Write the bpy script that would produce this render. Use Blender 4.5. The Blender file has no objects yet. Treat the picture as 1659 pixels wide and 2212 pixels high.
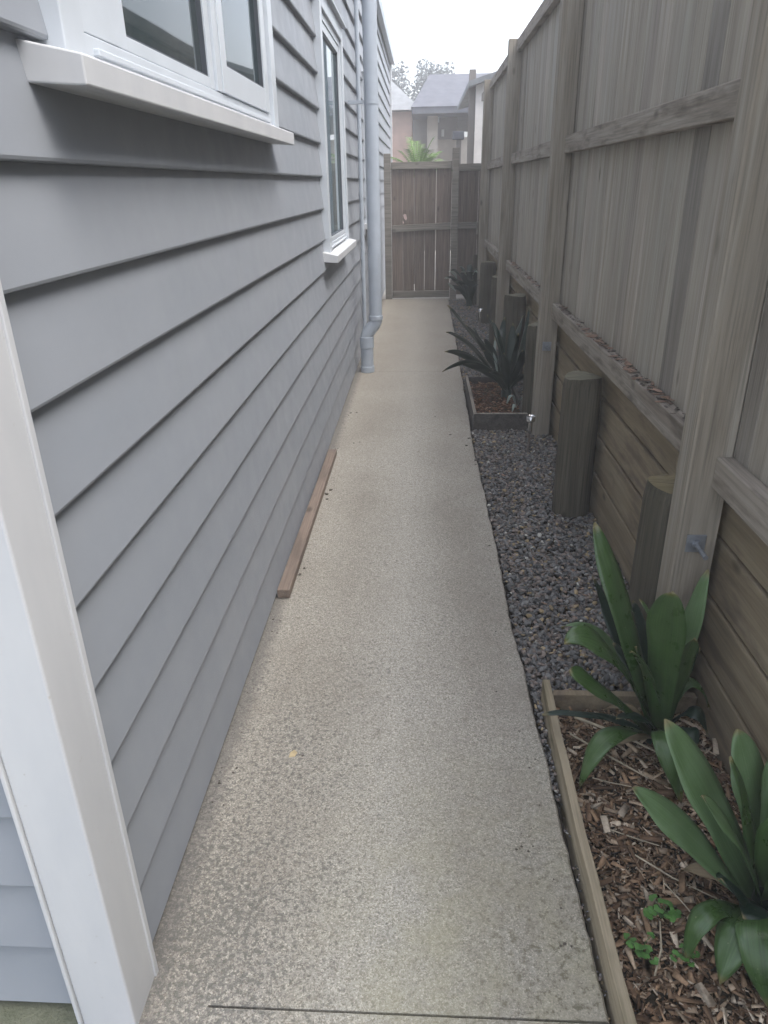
import bpy, bmesh, math, random
import numpy as np
from mathutils import Vector, Matrix, Euler
random.seed(7); rng = np.random.default_rng(11)
SC = bpy.context.scene
COL = SC.collection
R = math.radians

# ---------------------------------------------------------------- camera
cam_d = bpy.data.cameras.new('camera'); cam = bpy.data.objects.new('camera', cam_d); COL.objects.link(cam)
cam_d.sensor_fit = 'VERTICAL'; cam_d.sensor_height = 24.0; cam_d.sensor_width = 18.0
cam_d.lens = 24.0 * 1550.0 / 2212.0
cam_d.clip_start = 0.02; cam_d.clip_end = 2000
def _d(x, y): return Vector((x - 829.5, -(y - 1106.0), -1550.0))
_Y = _d(914, 394).normalized(); _Z = -_d(891, 4486); _Z = (_Z - _Y * _Z.dot(_Y)).normalized(); _X = _Y.cross(_Z)
cam.matrix_world = Matrix.Translation((0, 0, 1.6)) @ Matrix((_X, _Y, _Z)).to_4x4()
SC.camera = cam

# ---------------------------------------------------------------- world, sun, exposure
SUN_EL, SUN_AZ = R(60), R(112)          # azimuth measured from +Y towards +X
w = bpy.data.worlds.new('World'); SC.world = w; w.use_nodes = True
nt = w.node_tree; nt.nodes.clear()
sky = nt.nodes.new('ShaderNodeTexSky'); sky.sky_type = 'NISHITA'; sky.sun_disc = False
sky.sun_elevation = SUN_EL; sky.sun_rotation = SUN_AZ; sky.air_density = 1.0; sky.dust_density = 3.5; sky.ozone_density = 1.0
hs = nt.nodes.new('ShaderNodeHueSaturation'); hs.inputs['Saturation'].default_value = 0.52
bg = nt.nodes.new('ShaderNodeBackground'); bg.inputs['Strength'].default_value = 0.15
wo = nt.nodes.new('ShaderNodeOutputWorld')
nt.links.new(sky.outputs[0], hs.inputs['Color']); nt.links.new(hs.outputs[0], bg.inputs['Color']); nt.links.new(bg.outputs[0], wo.inputs['Surface'])
sd = bpy.data.lights.new('sun', 'SUN'); sd.energy = 0.5; sd.angle = R(40); sd.color = (1.0, 0.97, 0.92)
sun = bpy.data.objects.new('sun', sd); COL.objects.link(sun)
dirv = Vector((math.sin(SUN_AZ) * math.cos(SUN_EL), math.cos(SUN_AZ) * math.cos(SUN_EL), math.sin(SUN_EL)))
sun.rotation_euler = (-dirv).to_track_quat('-Z', 'Y').to_euler(); sun.location = (0, 0, 20)
SC.view_settings.view_transform = 'Standard'; SC.view_settings.look = 'None'
SC.view_settings.exposure = 1.9; SC.view_settings.gamma = 1.0
SC.cycles.max_bounces = 8; SC.cycles.diffuse_bounces = 5; SC.cycles.volume_bounces = 2

# ---------------------------------------------------------------- materials
class NM:
    def __init__(s, name, rough=0.7, spec=0.4, metal=0.0):
        s.m = bpy.data.materials.new(name); s.m.use_nodes = True; s.t = s.m.node_tree
        s.b = s.t.nodes['Principled BSDF']; s.b.inputs['Roughness'].default_value = rough
        s.b.inputs['Specular IOR Level'].default_value = spec; s.b.inputs['Metallic'].default_value = metal
        s.c = s.t.nodes.new('ShaderNodeTexCoord')
    def n(s, typ, **kw):
        o = s.t.nodes.new(typ)
        for k, v in kw.items(): setattr(o, k, v)
        return o
    def l(s, a, b): s.t.links.new(a, b)
    def map(s, scale=(1, 1, 1), island=False, coord='Object'):
        mp = s.n('ShaderNodeMapping'); mp.inputs['Scale'].default_value = scale
        src = s.c.outputs[coord]
        if island:
            g = s.n('ShaderNodeNewGeometry'); mul = s.n('ShaderNodeVectorMath', operation='SCALE')
            comb = s.n('ShaderNodeCombineXYZ')
            for i in range(3): s.l(g.outputs['Random Per Island'], comb.inputs[i])
            mul.inputs['Scale'].default_value = 17.0; s.l(comb.outputs[0], mul.inputs[0])
            add = s.n('ShaderNodeVectorMath', operation='ADD'); s.l(src, add.inputs[0]); s.l(mul.outputs[0], add.inputs[1]); src = add.outputs[0]
        s.l(src, mp.inputs['Vector']); return mp.outputs[0]
    def noise(s, vec, scale, detail=4, rough=0.55, dist=0.0):
        o = s.n('ShaderNodeTexNoise'); o.inputs['Scale'].default_value = scale; o.inputs['Detail'].default_value = detail
        o.inputs['Roughness'].default_value = rough; o.inputs['Distortion'].default_value = dist
        s.l(vec, o.inputs['Vector']); return o.outputs['Fac']
    def ramp(s, fac, stops):
        o = s.n('ShaderNodeValToRGB'); e = o.color_ramp.elements
        while len(e) < len(stops): e.new(0.5)
        for i, (p, c) in enumerate(stops):
            e[i].position = p; e[i].color = (c[0], c[1], c[2], 1) if not isinstance(c, (int, float)) else (c, c, c, 1)
        s.l(fac, o.inputs['Fac']); return o.outputs['Color']
    def mix(s, fac, a, b, mode='MIX'):
        o = s.n('ShaderNodeMix', data_type='RGBA', blend_type=mode)
        for sock, v in ((o.inputs[0], fac), (o.inputs[6], a), (o.inputs[7], b)):
            if isinstance(v, (int, float)): sock.default_value = v
            elif isinstance(v, tuple): sock.default_value = (v[0], v[1], v[2], 1)
            else: s.l(v, sock)
        return o.outputs[2]
    def math(s, op, a, b=0.0, clamp=False):
        o = s.n('ShaderNodeMath', operation=op, use_clamp=clamp)
        for i, v in enumerate((a, b)):
            if isinstance(v, (int, float)): o.inputs[i].default_value = v
            else: s.l(v, o.inputs[i])
        return o.outputs[0]
    def color(s, c):
        if isinstance(c, tuple): s.b.inputs['Base Color'].default_value = (*c, 1)
        else: s.l(c, s.b.inputs['Base Color'])
    def bump(s, h, strength=0.3, dist=0.01):
        o = s.n('ShaderNodeBump'); o.inputs['Strength'].default_value = strength; o.inputs['Distance'].default_value = dist
        s.l(h, o.inputs['Height']); s.l(o.outputs[0], s.b.inputs['Normal'])

def plain(name, c, rough=0.6, spec=0.4, metal=0.0, var=0.08, scale=6.0, bump=0.0):
    a = NM(name, rough, spec, metal)
    f = a.noise(a.map(), scale, 5)
    lo = tuple(v * (1 - var) for v in c); hi = tuple(min(1, v * (1 + var)) for v in c)
    a.color(a.ramp(f, [(0.3, lo), (0.7, hi)]))
    if bump: a.bump(a.noise(a.map(), scale * 12, 4), bump, 0.004)
    return a.m

def wood(name, cols, axis=2, island=True, rough=0.85, grain=1.0, tintvar=0.35, stain=None, knots=True):
    """weathered timber: stretched grain along one axis, tone varies board by board"""
    a = NM(name, rough, 0.25)
    sc = [9.0, 9.0, 9.0]; sc[axis] = 0.5
    v = a.map(tuple(sc), island)
    g1 = a.noise(v, 2.0, 8, 0.62, 0.4)
    sc2 = [70.0, 70.0, 70.0]; sc2[axis] = 1.6
    g2 = a.noise(a.map(tuple(sc2), island), 2.0, 4, 0.6)
    base = a.ramp(g1, [(0.30, cols[0]), (0.5, cols[1]), (0.72, cols[2])])
    fine = a.ramp(g2, [(0.32, (1 - .5 * grain,) * 3), (0.55, (1, 1, 1))])
    c = a.mix(1.0, base, fine, 'MULTIPLY')
    if island:
        g = a.n('ShaderNodeNewGeometry')
        tone = a.ramp(g.outputs['Random Per Island'], [(0.0, (1 - tintvar, 1 - tintvar, 1 - tintvar * .95)), (0.35, (1, .99, .96)), (0.7, (0.92, .94, .93)), (1.0, (1 + tintvar * .4, 1 + tintvar * .32, 1 + tintvar * .3))])
        c = a.mix(1.0, c, tone, 'MULTIPLY')
    blotch = a.noise(a.map((1, 1, 1), island), 2.3, 5, 0.6)
    c = a.mix(a.ramp(blotch, [(0.45, 0.0), (0.75, 0.55)]), c, cols[3])
    if stain:
        sn = a.noise(a.map(tuple([6.0 if i != axis else 1.2 for i in range(3)])), 3.0, 5)
        c = a.mix(a.ramp(sn, [(0.5, 0.0), (0.68, 0.8)]), c, stain)
    if knots:
        ks = [7.0, 7.0, 7.0]; ks[axis] = 3.2
        vo = a.n('ShaderNodeTexVoronoi'); vo.inputs['Scale'].default_value = 0.9; a.l(a.map(tuple(ks), island), vo.inputs['Vector'])
        c = a.mix(a.ramp(vo.outputs['Distance'], [(0.05, 0.75), (0.13, 0.0)]), c, tuple(x * .45 for x in cols[0]))
    a.color(c); a.bump(a.math('ADD', g2, a.math('MULTIPLY', g1, 0.8)), 0.35, 0.003)
    return a.m

M = {}
def siding_mat():
    a = NM('siding_paint', 0.5, 0.35)
    f = a.noise(a.map((1, .35, 1)), 2.2, 6, 0.6)
    c = a.ramp(f, [(0.3, (0.240, 0.262, 0.293)), (0.7, (0.272, 0.290, 0.317))])
    dirt = a.noise(a.map((5, 1.2, 14)), 3.0, 6, .65)
    c = a.mix(a.ramp(dirt, [(0.6, 0.0), (0.9, 0.18)]), c, (0.20, 0.20, 0.195))
    a.color(c); a.bump(a.noise(a.map((60, 8, 120)), 3.0, 4), 0.06, 0.002)
    a.l(a.ramp(a.noise(a.map(), 9, 4), [(0.3, 0.42), (0.7, 0.6)]), a.b.inputs['Roughness'])
    return a.m
M['siding'] = siding_mat()
def trim_mat():
    a = NM('white_trim_paint', 0.45, 0.4)
    f = a.noise(a.map((3, 3, .8)), 3.0, 6, 0.6)
    c = a.ramp(f, [(0.3, (0.49, 0.505, 0.525)), (0.7, (0.56, 0.57, 0.58))])
    vo = a.noise(a.map(), 55.0, 3, .6)
    c = a.mix(a.ramp(vo, [(0.70, 0.0), (0.76, 0.6)]), c, (0.38, 0.36, 0.33))
    a.color(c); a.bump(f, 0.05, 0.003); return a.m
M['trim'] = trim_mat()
M['joinery'] = plain('window_joinery', (0.52, 0.56, 0.60), 0.35, 0.5, var=.05)
M['rubber'] = plain('glazing_seal', (0.06, 0.07, 0.085), 0.6)
M['pipe'] = plain('painted_pipe', (0.41, 0.46, 0.52), 0.42, 0.45, var=.07, scale=8)
M['soffit'] = plain('soffit', (0.5, 0.5, 0.5), 0.7)
M['dark'] = plain('interior', (0.03, 0.032, 0.035), 0.9)
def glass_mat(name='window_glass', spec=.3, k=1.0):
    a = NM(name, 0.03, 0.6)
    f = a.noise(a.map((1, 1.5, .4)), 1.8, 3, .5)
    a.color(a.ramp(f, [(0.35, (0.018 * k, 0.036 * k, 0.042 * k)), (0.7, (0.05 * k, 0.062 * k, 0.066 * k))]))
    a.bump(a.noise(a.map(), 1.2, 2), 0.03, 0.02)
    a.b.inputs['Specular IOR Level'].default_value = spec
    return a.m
M['glass'] = glass_mat(); M['glass_sky_pale'] = glass_mat('sky_paled_glass', .5, 3.0)  # sky reflection painted into the second glass as a paler base colour

def concrete_mat():
    a = NM('path_concrete', 0.85, 0.25)
    P = a.map()
    sep = a.n('ShaderNodeSeparateXYZ'); a.l(a.c.outputs['Object'], sep.inputs[0])
    big = a.noise(P, 1.6, 6, .6)
    base = a.ramp(big, [(0.28, (0.28, 0.258, 0.222)), (0.5, (0.35, 0.328, 0.288)), (0.72, (0.415, 0.392, 0.348))])
    # long worn streaks down the walking line
    st = a.noise(a.map((3.2, .35, 1)), 1.6, 5, .6)
    base = a.mix(a.ramp(st, [(0.42, 0.0), (0.7, 0.4)]), base, (0.44, 0.42, 0.37))
    cx = a.math('ABSOLUTE', a.math('SUBTRACT', a.math('ADD', sep.outputs[0], a.math('MULTIPLY', a.noise(P, 1.1, 3), .22)), .03))
    band = a.math('MULTIPLY', a.math('SUBTRACT', .24, cx), 4.0, True)
    base = a.mix(a.math('MULTIPLY', band, .6), base, (0.50, 0.485, 0.44))
    # exposed aggregate
    vo = a.n('ShaderNodeTexVoronoi'); vo.inputs['Scale'].default_value = 290; a.l(P, vo.inputs['Vector'])
    vc = a.n('ShaderNodeSeparateColor'); a.l(vo.outputs['Color'], vc.inputs[0])
    sp = a.ramp(vc.outputs[0], [(0.0, (0.40, 0.37, 0.32)), (0.22, (0.74, .72, .67)), (0.5, (0.98, .97, .95)), (0.8, (1.12, 1.11, 1.08)), (1.0, (1.7, 1.66, 1.58))])
    base = a.mix(0.8, base, sp, 'MULTIPLY')
    fs = a.noise(P, 420, 3, .6)
    base = a.mix(a.ramp(fs, [(0.36, 0.65), (0.5, 0.0)]), base, (0.15, 0.14, 0.12))
    # algae freckles: thick along the house near the corner, thinner toward the bed
    patch = a.noise(P, 3.2, 5, .65)
    wn = a.n('ShaderNodeTexNoise'); wn.inputs['Scale'].default_value = 60; wn.inputs['Detail'].default_value = 3; a.l(P, wn.inputs['Vector'])
    wv = a.n('ShaderNodeVectorMath', operation='SCALE'); wv.inputs['Scale'].default_value = 0.016; a.l(wn.outputs['Color'], wv.inputs[0])
    wa = a.n('ShaderNodeVectorMath', operation='ADD'); a.l(P, wa.inputs[0]); a.l(wv.outputs[0], wa.inputs[1])
    mx = a.math('MULTIPLY', a.math('SUBTRACT', -0.02, sep.outputs[0]), 2.4, True)         # toward the house
    my = a.math('MULTIPLY', a.math('SUBTRACT', 2.6, sep.outputs[1]), 0.7, True)
    den = a.math('ADD', a.math('MULTIPLY', a.math('MULTIPLY', mx, my), 0.42), a.math('MULTIPLY', a.math('SUBTRACT', patch, .50), 0.9))
    mzz = a.math('MULTIPLY', a.math('MULTIPLY', a.math('SUBTRACT', 1.9, sep.outputs[1]), 1.2, True), a.math('MULTIPLY', a.math('ADD', sep.outputs[0], .15), 2.5, True))
    den2 = a.math('ADD', den, a.math('MULTIPLY', mzz, .20))
    blk = 0.0
    for scl in (75, 150):
        fv = a.n('ShaderNodeTexVoronoi'); fv.inputs['Scale'].default_value = scl; a.l(wa.outputs[0], fv.inputs['Vector'])
        fc = a.n('ShaderNodeSeparateColor'); a.l(fv.outputs['Color'], fc.inputs[0])
        on = a.math('MULTIPLY', a.math('SUBTRACT', a.math('ADD', den2, .03), fc.outputs[0]), 6, True)
        blk = a.math('MAXIMUM', blk, a.math('MULTIPLY', on, a.math('MULTIPLY', a.ramp(fv.outputs['Distance'], [(0.30, 1.0), (0.52, 0.0)]), .72)))
    lf = a.noise(P, 75, 5, .66)
    lich = a.ramp(a.math('ADD', lf, a.math('MULTIPLY', a.math('MINIMUM', den, .5), .30)), [(0.60, 0.0), (0.67, 0.7)])
    blk = a.math('MAXIMUM', a.math('MULTIPLY', blk, .7), lich)
    base = a.mix(blk, base, (0.105, 0.105, 0.095))
    # greenish-ochre bloom close to the camera
    oy = a.math('MULTIPLY', a.math('MULTIPLY', a.math('SUBTRACT', 1.9, sep.outputs[1]), 1.0, True), a.math('MULTIPLY', a.math('ADD', sep.outputs[0], 0.35), 2.6, True))
    base = a.mix(a.math('MULTIPLY', oy, a.ramp(a.noise(P, 7, 5, .6), [(0.35, 0.15), (0.65, 0.65)])), base, (0.36, 0.335, 0.215))
    # brown tannin stains along the bed side and at the far end
    sx = a.math('MULTIPLY', a.math('SUBTRACT', sep.outputs[0], 0.05), 2.6, True)
    base = a.mix(a.math('MULTIPLY', sx, a.ramp(a.noise(P, 4.5, 6, .65), [(0.40, 0.0), (0.68, 0.7)])), base, (0.245, 0.215, 0.18))
    fy = a.math('MULTIPLY', a.math('SUBTRACT', sep.outputs[1], 4.2), 0.35, True)
    base = a.mix(a.math('MULTIPLY', fy, 0.45), base, (0.33, 0.29, 0.235))
    spots = a.noise(P, 17, 3, .5)
    base = a.mix(a.ramp(spots, [(0.69, 0.0), (0.75, 0.5)]), base, (0.15, 0.135, 0.10))
    # mossy mottling in the damp corner between groove and bed
    mz = a.math('MULTIPLY', a.math('MULTIPLY', a.math('SUBTRACT', 1.75, sep.outputs[1]), 1.4, True), a.math('MULTIPLY', a.math('ADD', sep.outputs[0], .05), 3, True))
    mn = a.ramp(a.noise(P, 48, 6, .72), [(0.52, 0.0), (0.60, 0.8)])
    base = a.mix(a.math('MULTIPLY', mz, mn), base, (0.125, 0.112, 0.075))
    # fine dirt in the pores everywhere, uneven
    pn = a.ramp(a.noise(P, 130, 4, .7), [(0.52, 0.0), (0.66, 0.4)])
    base = a.mix(a.math('MULTIPLY', pn, a.ramp(a.noise(P, 2.2, 4, .6), [(0.35, .25), (0.65, 1.0)])), base, (0.19, 0.175, 0.145))
    # damp grime hard against the wall
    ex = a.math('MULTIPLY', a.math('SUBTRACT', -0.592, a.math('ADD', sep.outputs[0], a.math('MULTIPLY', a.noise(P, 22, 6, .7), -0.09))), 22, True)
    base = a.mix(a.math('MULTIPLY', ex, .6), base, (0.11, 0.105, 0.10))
    a.color(base)
    a.bump(a.math('ADD', vo.outputs['Distance'], a.math('MULTIPLY', fs, .6)), 0.28, 0.002)
    return a.m
M['path'] = concrete_mat()
def soil_mat(name, c1, c2, scale=12):
    a = NM(name, 0.95, 0.1); f = a.noise(a.map(), scale, 8, .65)
    a.color(a.ramp(f, [(0.3, c1), (0.7, c2)])); a.bump(a.noise(a.map(), scale * 6, 6), .6, .01); return a.m
M['soil'] = soil_mat('soil', (0.035, 0.028, 0.02), (0.08, 0.065, 0.045))
M['turf'] = soil_mat('mossy_ground', (0.10, 0.11, 0.075), (0.17, 0.175, 0.13), 20)
M['drive'] = soil_mat('far_paving', (0.40, 0.38, 0.34), (0.52, 0.5, 0.46), 4)

FENCE = ((0.275, 0.243, 0.200), (0.378, 0.342, 0.288), (0.478, 0.442, 0.385), (0.325, 0.300, 0.258))
M['paling'] = wood('fence_paling', FENCE, 2, tintvar=.36, grain=.6)
M['post'] = wood('fence_post', ((0.235, 0.205, 0.165), (0.32, 0.285, 0.235), (0.40, 0.37, 0.32), (0.265, 0.24, 0.20)), 2, tintvar=.12, grain=.7)
M['rail'] = wood('fence_rail', ((0.235, 0.20, 0.165), (0.33, 0.295, 0.25), (0.43, 0.39, 0.345), (0.25, 0.215, 0.18)), 1, tintvar=.2, stain=(0.12, 0.10, 0.08), grain=.7)
M['retain'] = wood('retaining_board', ((0.205, 0.160, 0.105), (0.29, 0.237, 0.162), (0.36, 0.305, 0.215), (0.20, 0.168, 0.115)), 1, tintvar=.32, stain=(0.15, 0.115, 0.085), grain=.35)
M['pile'] = wood('pile_bark', ((0.062, 0.054, 0.040), (0.10, 0.088, 0.066), (0.15, 0.13, 0.10), (0.065, 0.06, 0.04)), 2, tintvar=.2)
M['pile_end'] = wood('pile_end_grain', ((0.13, 0.105, 0.055), (0.21, 0.17, 0.095), (0.29, 0.235, 0.14), (0.11, 0.10, 0.055)), 0, tintvar=.1, knots=False)
M['pile_old'] = wood('pile_mossy_end', ((0.13, 0.118, 0.08), (0.19, 0.175, 0.125), (0.26, 0.24, 0.175), (0.12, 0.115, 0.075)), 0, tintvar=.1, knots=False)
M['gatewood'] = wood('gate_paling', ((0.14, 0.108, 0.09), (0.185, 0.145, 0.122), (0.24, 0.19, 0.16), (0.155, 0.122, 0.105)), 2, tintvar=.25)
M['gaterail'] = wood('gate_rail', ((0.16, 0.15, 0.13), (0.23, 0.21, 0.185), (0.29, 0.27, 0.24), (0.18, 0.17, 0.15)), 0, tintvar=.15)
M['edging'] = wood('bed_edging', ((0.27, 0.215, 0.145), (0.38, 0.31, 0.215), (0.47, 0.39, 0.285), (0.27, 0.23, 0.15)), 1, tintvar=.12, stain=(0.15, 0.13, 0.075), grain=.5)
M['boxwood'] = wood('planter_board', ((0.055, 0.05, 0.045), (0.09, 0.082, 0.075), (0.14, 0.13, 0.12), (0.07, 0.065, 0.055)), 1, tintvar=.2)
M['stick'] = wood('offcut', ((0.17, 0.13, 0.105), (0.25, 0.195, 0.16), (0.34, 0.275, 0.235), (0.20, 0.16, 0.13)), 1, tintvar=.1, stain=(0.14, 0.11, 0.09), grain=.5)
M['steel'] = plain('brushed_steel', (0.6, 0.6, 0.6), 0.22, 0.5, 1.0, .05)
M['galv'] = plain('galvanised', (0.30, 0.32, 0.35), 0.5, 0.5, .7, .15, 60)
M['stake'] = plain('light_stake', (0.17, 0.14, 0.12), 0.5, .4)
def leaf_mat(name, c1, c2, c3, rough=.23):
    a = NM(name, rough, 0.5)
    at = a.n('ShaderNodeAttribute', attribute_name='LeafUV')
    sep = a.n('ShaderNodeSeparateXYZ'); a.l(at.outputs['Vector'], sep.inputs[0])
    cm = a.n('ShaderNodeCombineXYZ'); a.l(a.math('MULTIPLY', sep.outputs[0], 26), cm.inputs[0]); a.l(a.math('MULTIPLY', sep.outputs[1], 1.2), cm.inputs[1]); a.l(sep.outputs[2], cm.inputs[2])
    ve = a.noise(cm.outputs[0], 1.5, 4, .6)
    c = a.ramp(ve, [(0.3, c1), (0.55, c2), (0.8, c3)])
    mot = a.noise(a.map(), 18, 5, .6)
    c = a.mix(a.ramp(mot, [(0.4, 0.0), (0.75, 0.5)]), c, c3)
    sp = a.noise(a.map(), 130, 2, .5)
    c = a.mix(a.ramp(sp, [(0.73, 0.0), (0.77, 0.7)]), c, (0.25, 0.24, 0.16))
    tip = a.ramp(sep.outputs[1], [(0.93, 0.0), (0.985, 0.85)])
    c = a.mix(tip, c, (0.20, 0.16, 0.07))
    a.color(c); a.bump(ve, .25, .002)
    a.b.inputs['Subsurface Weight'].default_value = 0.0
    a.l(a.ramp(mot, [(0.3, rough), (0.7, rough + .2)]), a.b.inputs['Roughness'])
    return a.m
M['leafA'] = leaf_mat('leaf_green', (0.022, 0.050, 0.012), (0.042, 0.088, 0.022), (0.085, 0.145, 0.055))
M['leafL'] = leaf_mat('leaf_light_green', (0.060, 0.112, 0.036), (0.092, 0.158, 0.060), (0.15, 0.22, 0.115), .4)
M['leafD'] = leaf_mat('leaf_dark_green', (0.005, 0.014, 0.009), (0.010, 0.026, 0.015), (0.022, 0.045, 0.030), .3)
M['leafW'] = leaf_mat('leaf_pale', (0.22, 0.27, 0.23), (0.32, 0.37, 0.33), (0.42, 0.46, 0.42), .35)
M['leafB'] = leaf_mat('leaf_withered', (0.13, 0.095, 0.05), (0.20, 0.15, 0.085), (0.27, 0.21, 0.13), .6)
M['dry'] = plain('dry_leaf', (0.42, 0.36, 0.26), .8, .1, var=.3, scale=30)
M['litter'] = plain('litter_leaf', (0.25, 0.17, 0.125), .8, .1, var=.35, scale=25)
M['straw'] = plain('pale_fallen_leaf', (0.50, 0.40, 0.24), .7, .1, var=.2, scale=40)
def vcol_mat(name, rough=.8, spec=.3, bump=.2):
    a = NM(name, rough, spec)
    at = a.n('ShaderNodeAttribute', attribute_name='Tone')
    f = a.noise(a.map(), 160, 3, .6)
    a.color(a.mix(1.0, at.outputs['Color'], a.ramp(f, [(0.3, (.75, .75, .75)), (0.7, (1.15, 1.15, 1.15))]), 'MULTIPLY'))
    a.bump(f, bump, .001); return a.m
M['pebble'] = vcol_mat('river_pebble', .55, .4)
M['chip'] = vcol_mat('bark_chip', .85, .15, .5)
M['brick'] = plain('far_brick', (0.62, 0.42, 0.34), .9, var=.12, scale=3)
M['tanwall'] = plain('far_tan_wall', (0.48, 0.43, 0.37), .9)
M['brownwall'] = plain('far_brown_wall', (0.20, 0.18, 0.165), .9)
M['roof'] = plain('far_roof', (0.10, 0.105, 0.125), .7, var=.2, scale=5)
M['roofgrey'] = plain('far_grey_roof', (0.20, 0.21, 0.22), .7, var=.2, scale=5)
M['palewall'] = plain('far_pale_wall', (0.58, 0.60, 0.58), .8)
M['creamwall'] = plain('far_cream_trim', (0.80, 0.76, 0.72), .8)
M['folfar'] = plain('far_foliage', (0.035, 0.05, 0.045), .8, var=.4, scale=3)
M['foll'] = plain('palm_foliage', (0.13, 0.22, 0.06), .6, var=.3, scale=5)
M['bark'] = plain('tree_bark', (0.09, 0.075, 0.06), .9, var=.3)

# ---------------------------------------------------------------- mesh building
class MB:
    def __init__(s): s.v = []; s.f = []; s.mi = []
    def add(s, vs, fs, mi=0):
        o = len(s.v); s.v += [tuple(v) for v in vs]; s.f += [tuple(i + o for i in f) for f in fs]; s.mi += [mi] * len(fs)
    def box(s, x0, x1, y0, y1, z0, z1, mi=0, jit=0.0):
        j = lambda: random.uniform(-jit, jit)
        vs = [(x + j(), y + j(), z + j()) for z in (z0, z1) for y in (y0, y1) for x in (x0, x1)]
        s.add(vs, [(0, 2, 3, 1), (4, 5, 7, 6), (0, 1, 5, 4), (2, 6, 7, 3), (0, 4, 6, 2), (1, 3, 7, 5)], mi)
    def hexa(s, vs, mi=0):   # bottom quad (4), top quad (4)
        s.add(vs, [(3, 2, 1, 0), (4, 5, 6, 7), (0, 1, 5, 4), (1, 2, 6, 5), (2, 3, 7, 6), (3, 0, 4, 7)], mi)
    def prism_y(s, prof, y0, y1, mi=0):   # profile of (x, z) counter-clockwise seen from -Y
        n = len(prof); vs = [(x, y0, z) for x, z in prof] + [(x, y1, z) for x, z in prof]
        fs = [tuple(range(n)), tuple(range(2 * n - 1, n - 1, -1))] + [(i, i + n, (i + 1) % n + n, (i + 1) % n) for i in range(n)]
        s.add(vs, fs, mi)
    def prism_x(s, prof, x0, x1, mi=0):
        n = len(prof); vs = [(x0, y, z) for y, z in prof] + [(x1, y, z) for y, z in prof]
        fs = [tuple(range(n)), tuple(range(2 * n - 1, n - 1, -1))] + [(i, i + n, (i + 1) % n + n, (i + 1) % n) for i in range(n)]
        s.add(vs, fs, mi)
    def tube(s, pts, rad, seg=20, mi=0, cap=True):
        pts = [Vector(p) for p in pts]; n = len(pts); rs = rad if isinstance(rad, (list, tuple)) else [rad] * n
        o = len(s.v); ref = None
        for i, p in enumerate(pts):
            t = (pts[min(i + 1, n - 1)] - pts[max(i - 1, 0)]).normalized()
            if ref is None: ref = Vector((1, 0, 0)) if abs(t.x) < .9 else Vector((0, 1, 0))
            u = (ref - t * ref.dot(t)).normalized(); ref = u; v = t.cross(u)
            for k in range(seg):
                a = 2 * math.pi * k / seg; s.v.append(tuple(p + (u * math.cos(a) + v * math.sin(a)) * rs[i]))
        for i in range(n - 1):
            for k in range(seg):
                s.f.append((o + i * seg + k, o + i * seg + (k + 1) % seg, o + (i + 1) * seg + (k + 1) % seg, o + (i + 1) * seg + k)); s.mi.append(mi)
        if cap:
            s.f.append(tuple(o + k for k in range(seg - 1, -1, -1))); s.mi.append(mi)
            s.f.append(tuple(o + (n - 1) * seg + k for k in range(seg))); s.mi.append(mi)
    def build(s, name, mats, parent=None, bevel=0.0, smooth=False, seg=2):
        me = bpy.data.meshes.new(name)
        off = parent_world(parent) if parent else Vector((0, 0, 0))
        me.from_pydata([(a - off.x, b - off.y, c - off.z) for a, b, c in s.v], [], s.f)
        mats = mats if isinstance(mats, list) else [mats]
        for m in mats: me.materials.append(m)
        me.polygons.foreach_set('material_index', s.mi)
        bm = bmesh.new(); bm.from_mesh(me); bmesh.ops.recalc_face_normals(bm, faces=bm.faces); bm.to_mesh(me); bm.free()
        if smooth:
            me.polygons.foreach_set('use_smooth', [True] * len(me.polygons))
            me.set_sharp_from_angle(angle=R(40))
        me.update()
        o = bpy.data.objects.new(name, me); COL.objects.link(o); o.parent = parent
        if bevel:
            b = o.modifiers.new('bevel', 'BEVEL'); b.width = bevel; b.segments = seg; b.limit_method = 'ANGLE'; b.angle_limit = R(40)
        return o
def parent_world(p):
    v = Vector((0, 0, 0))
    while p is not None: v += Vector(p.location); p = p.parent
    return v
def tag(o, label=None, cat=None, group=None, kind=None):
    if label: o['label'] = label
    if cat: o['category'] = cat
    if group: o['group'] = group
    if kind: o['kind'] = kind
    return o
def thing(name, loc, label, cat, group=None):
    o = bpy.data.objects.new(name, None); o.location = loc; o.empty_display_size = .1; COL.objects.link(o)
    return tag(o, label, cat, group)

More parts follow.
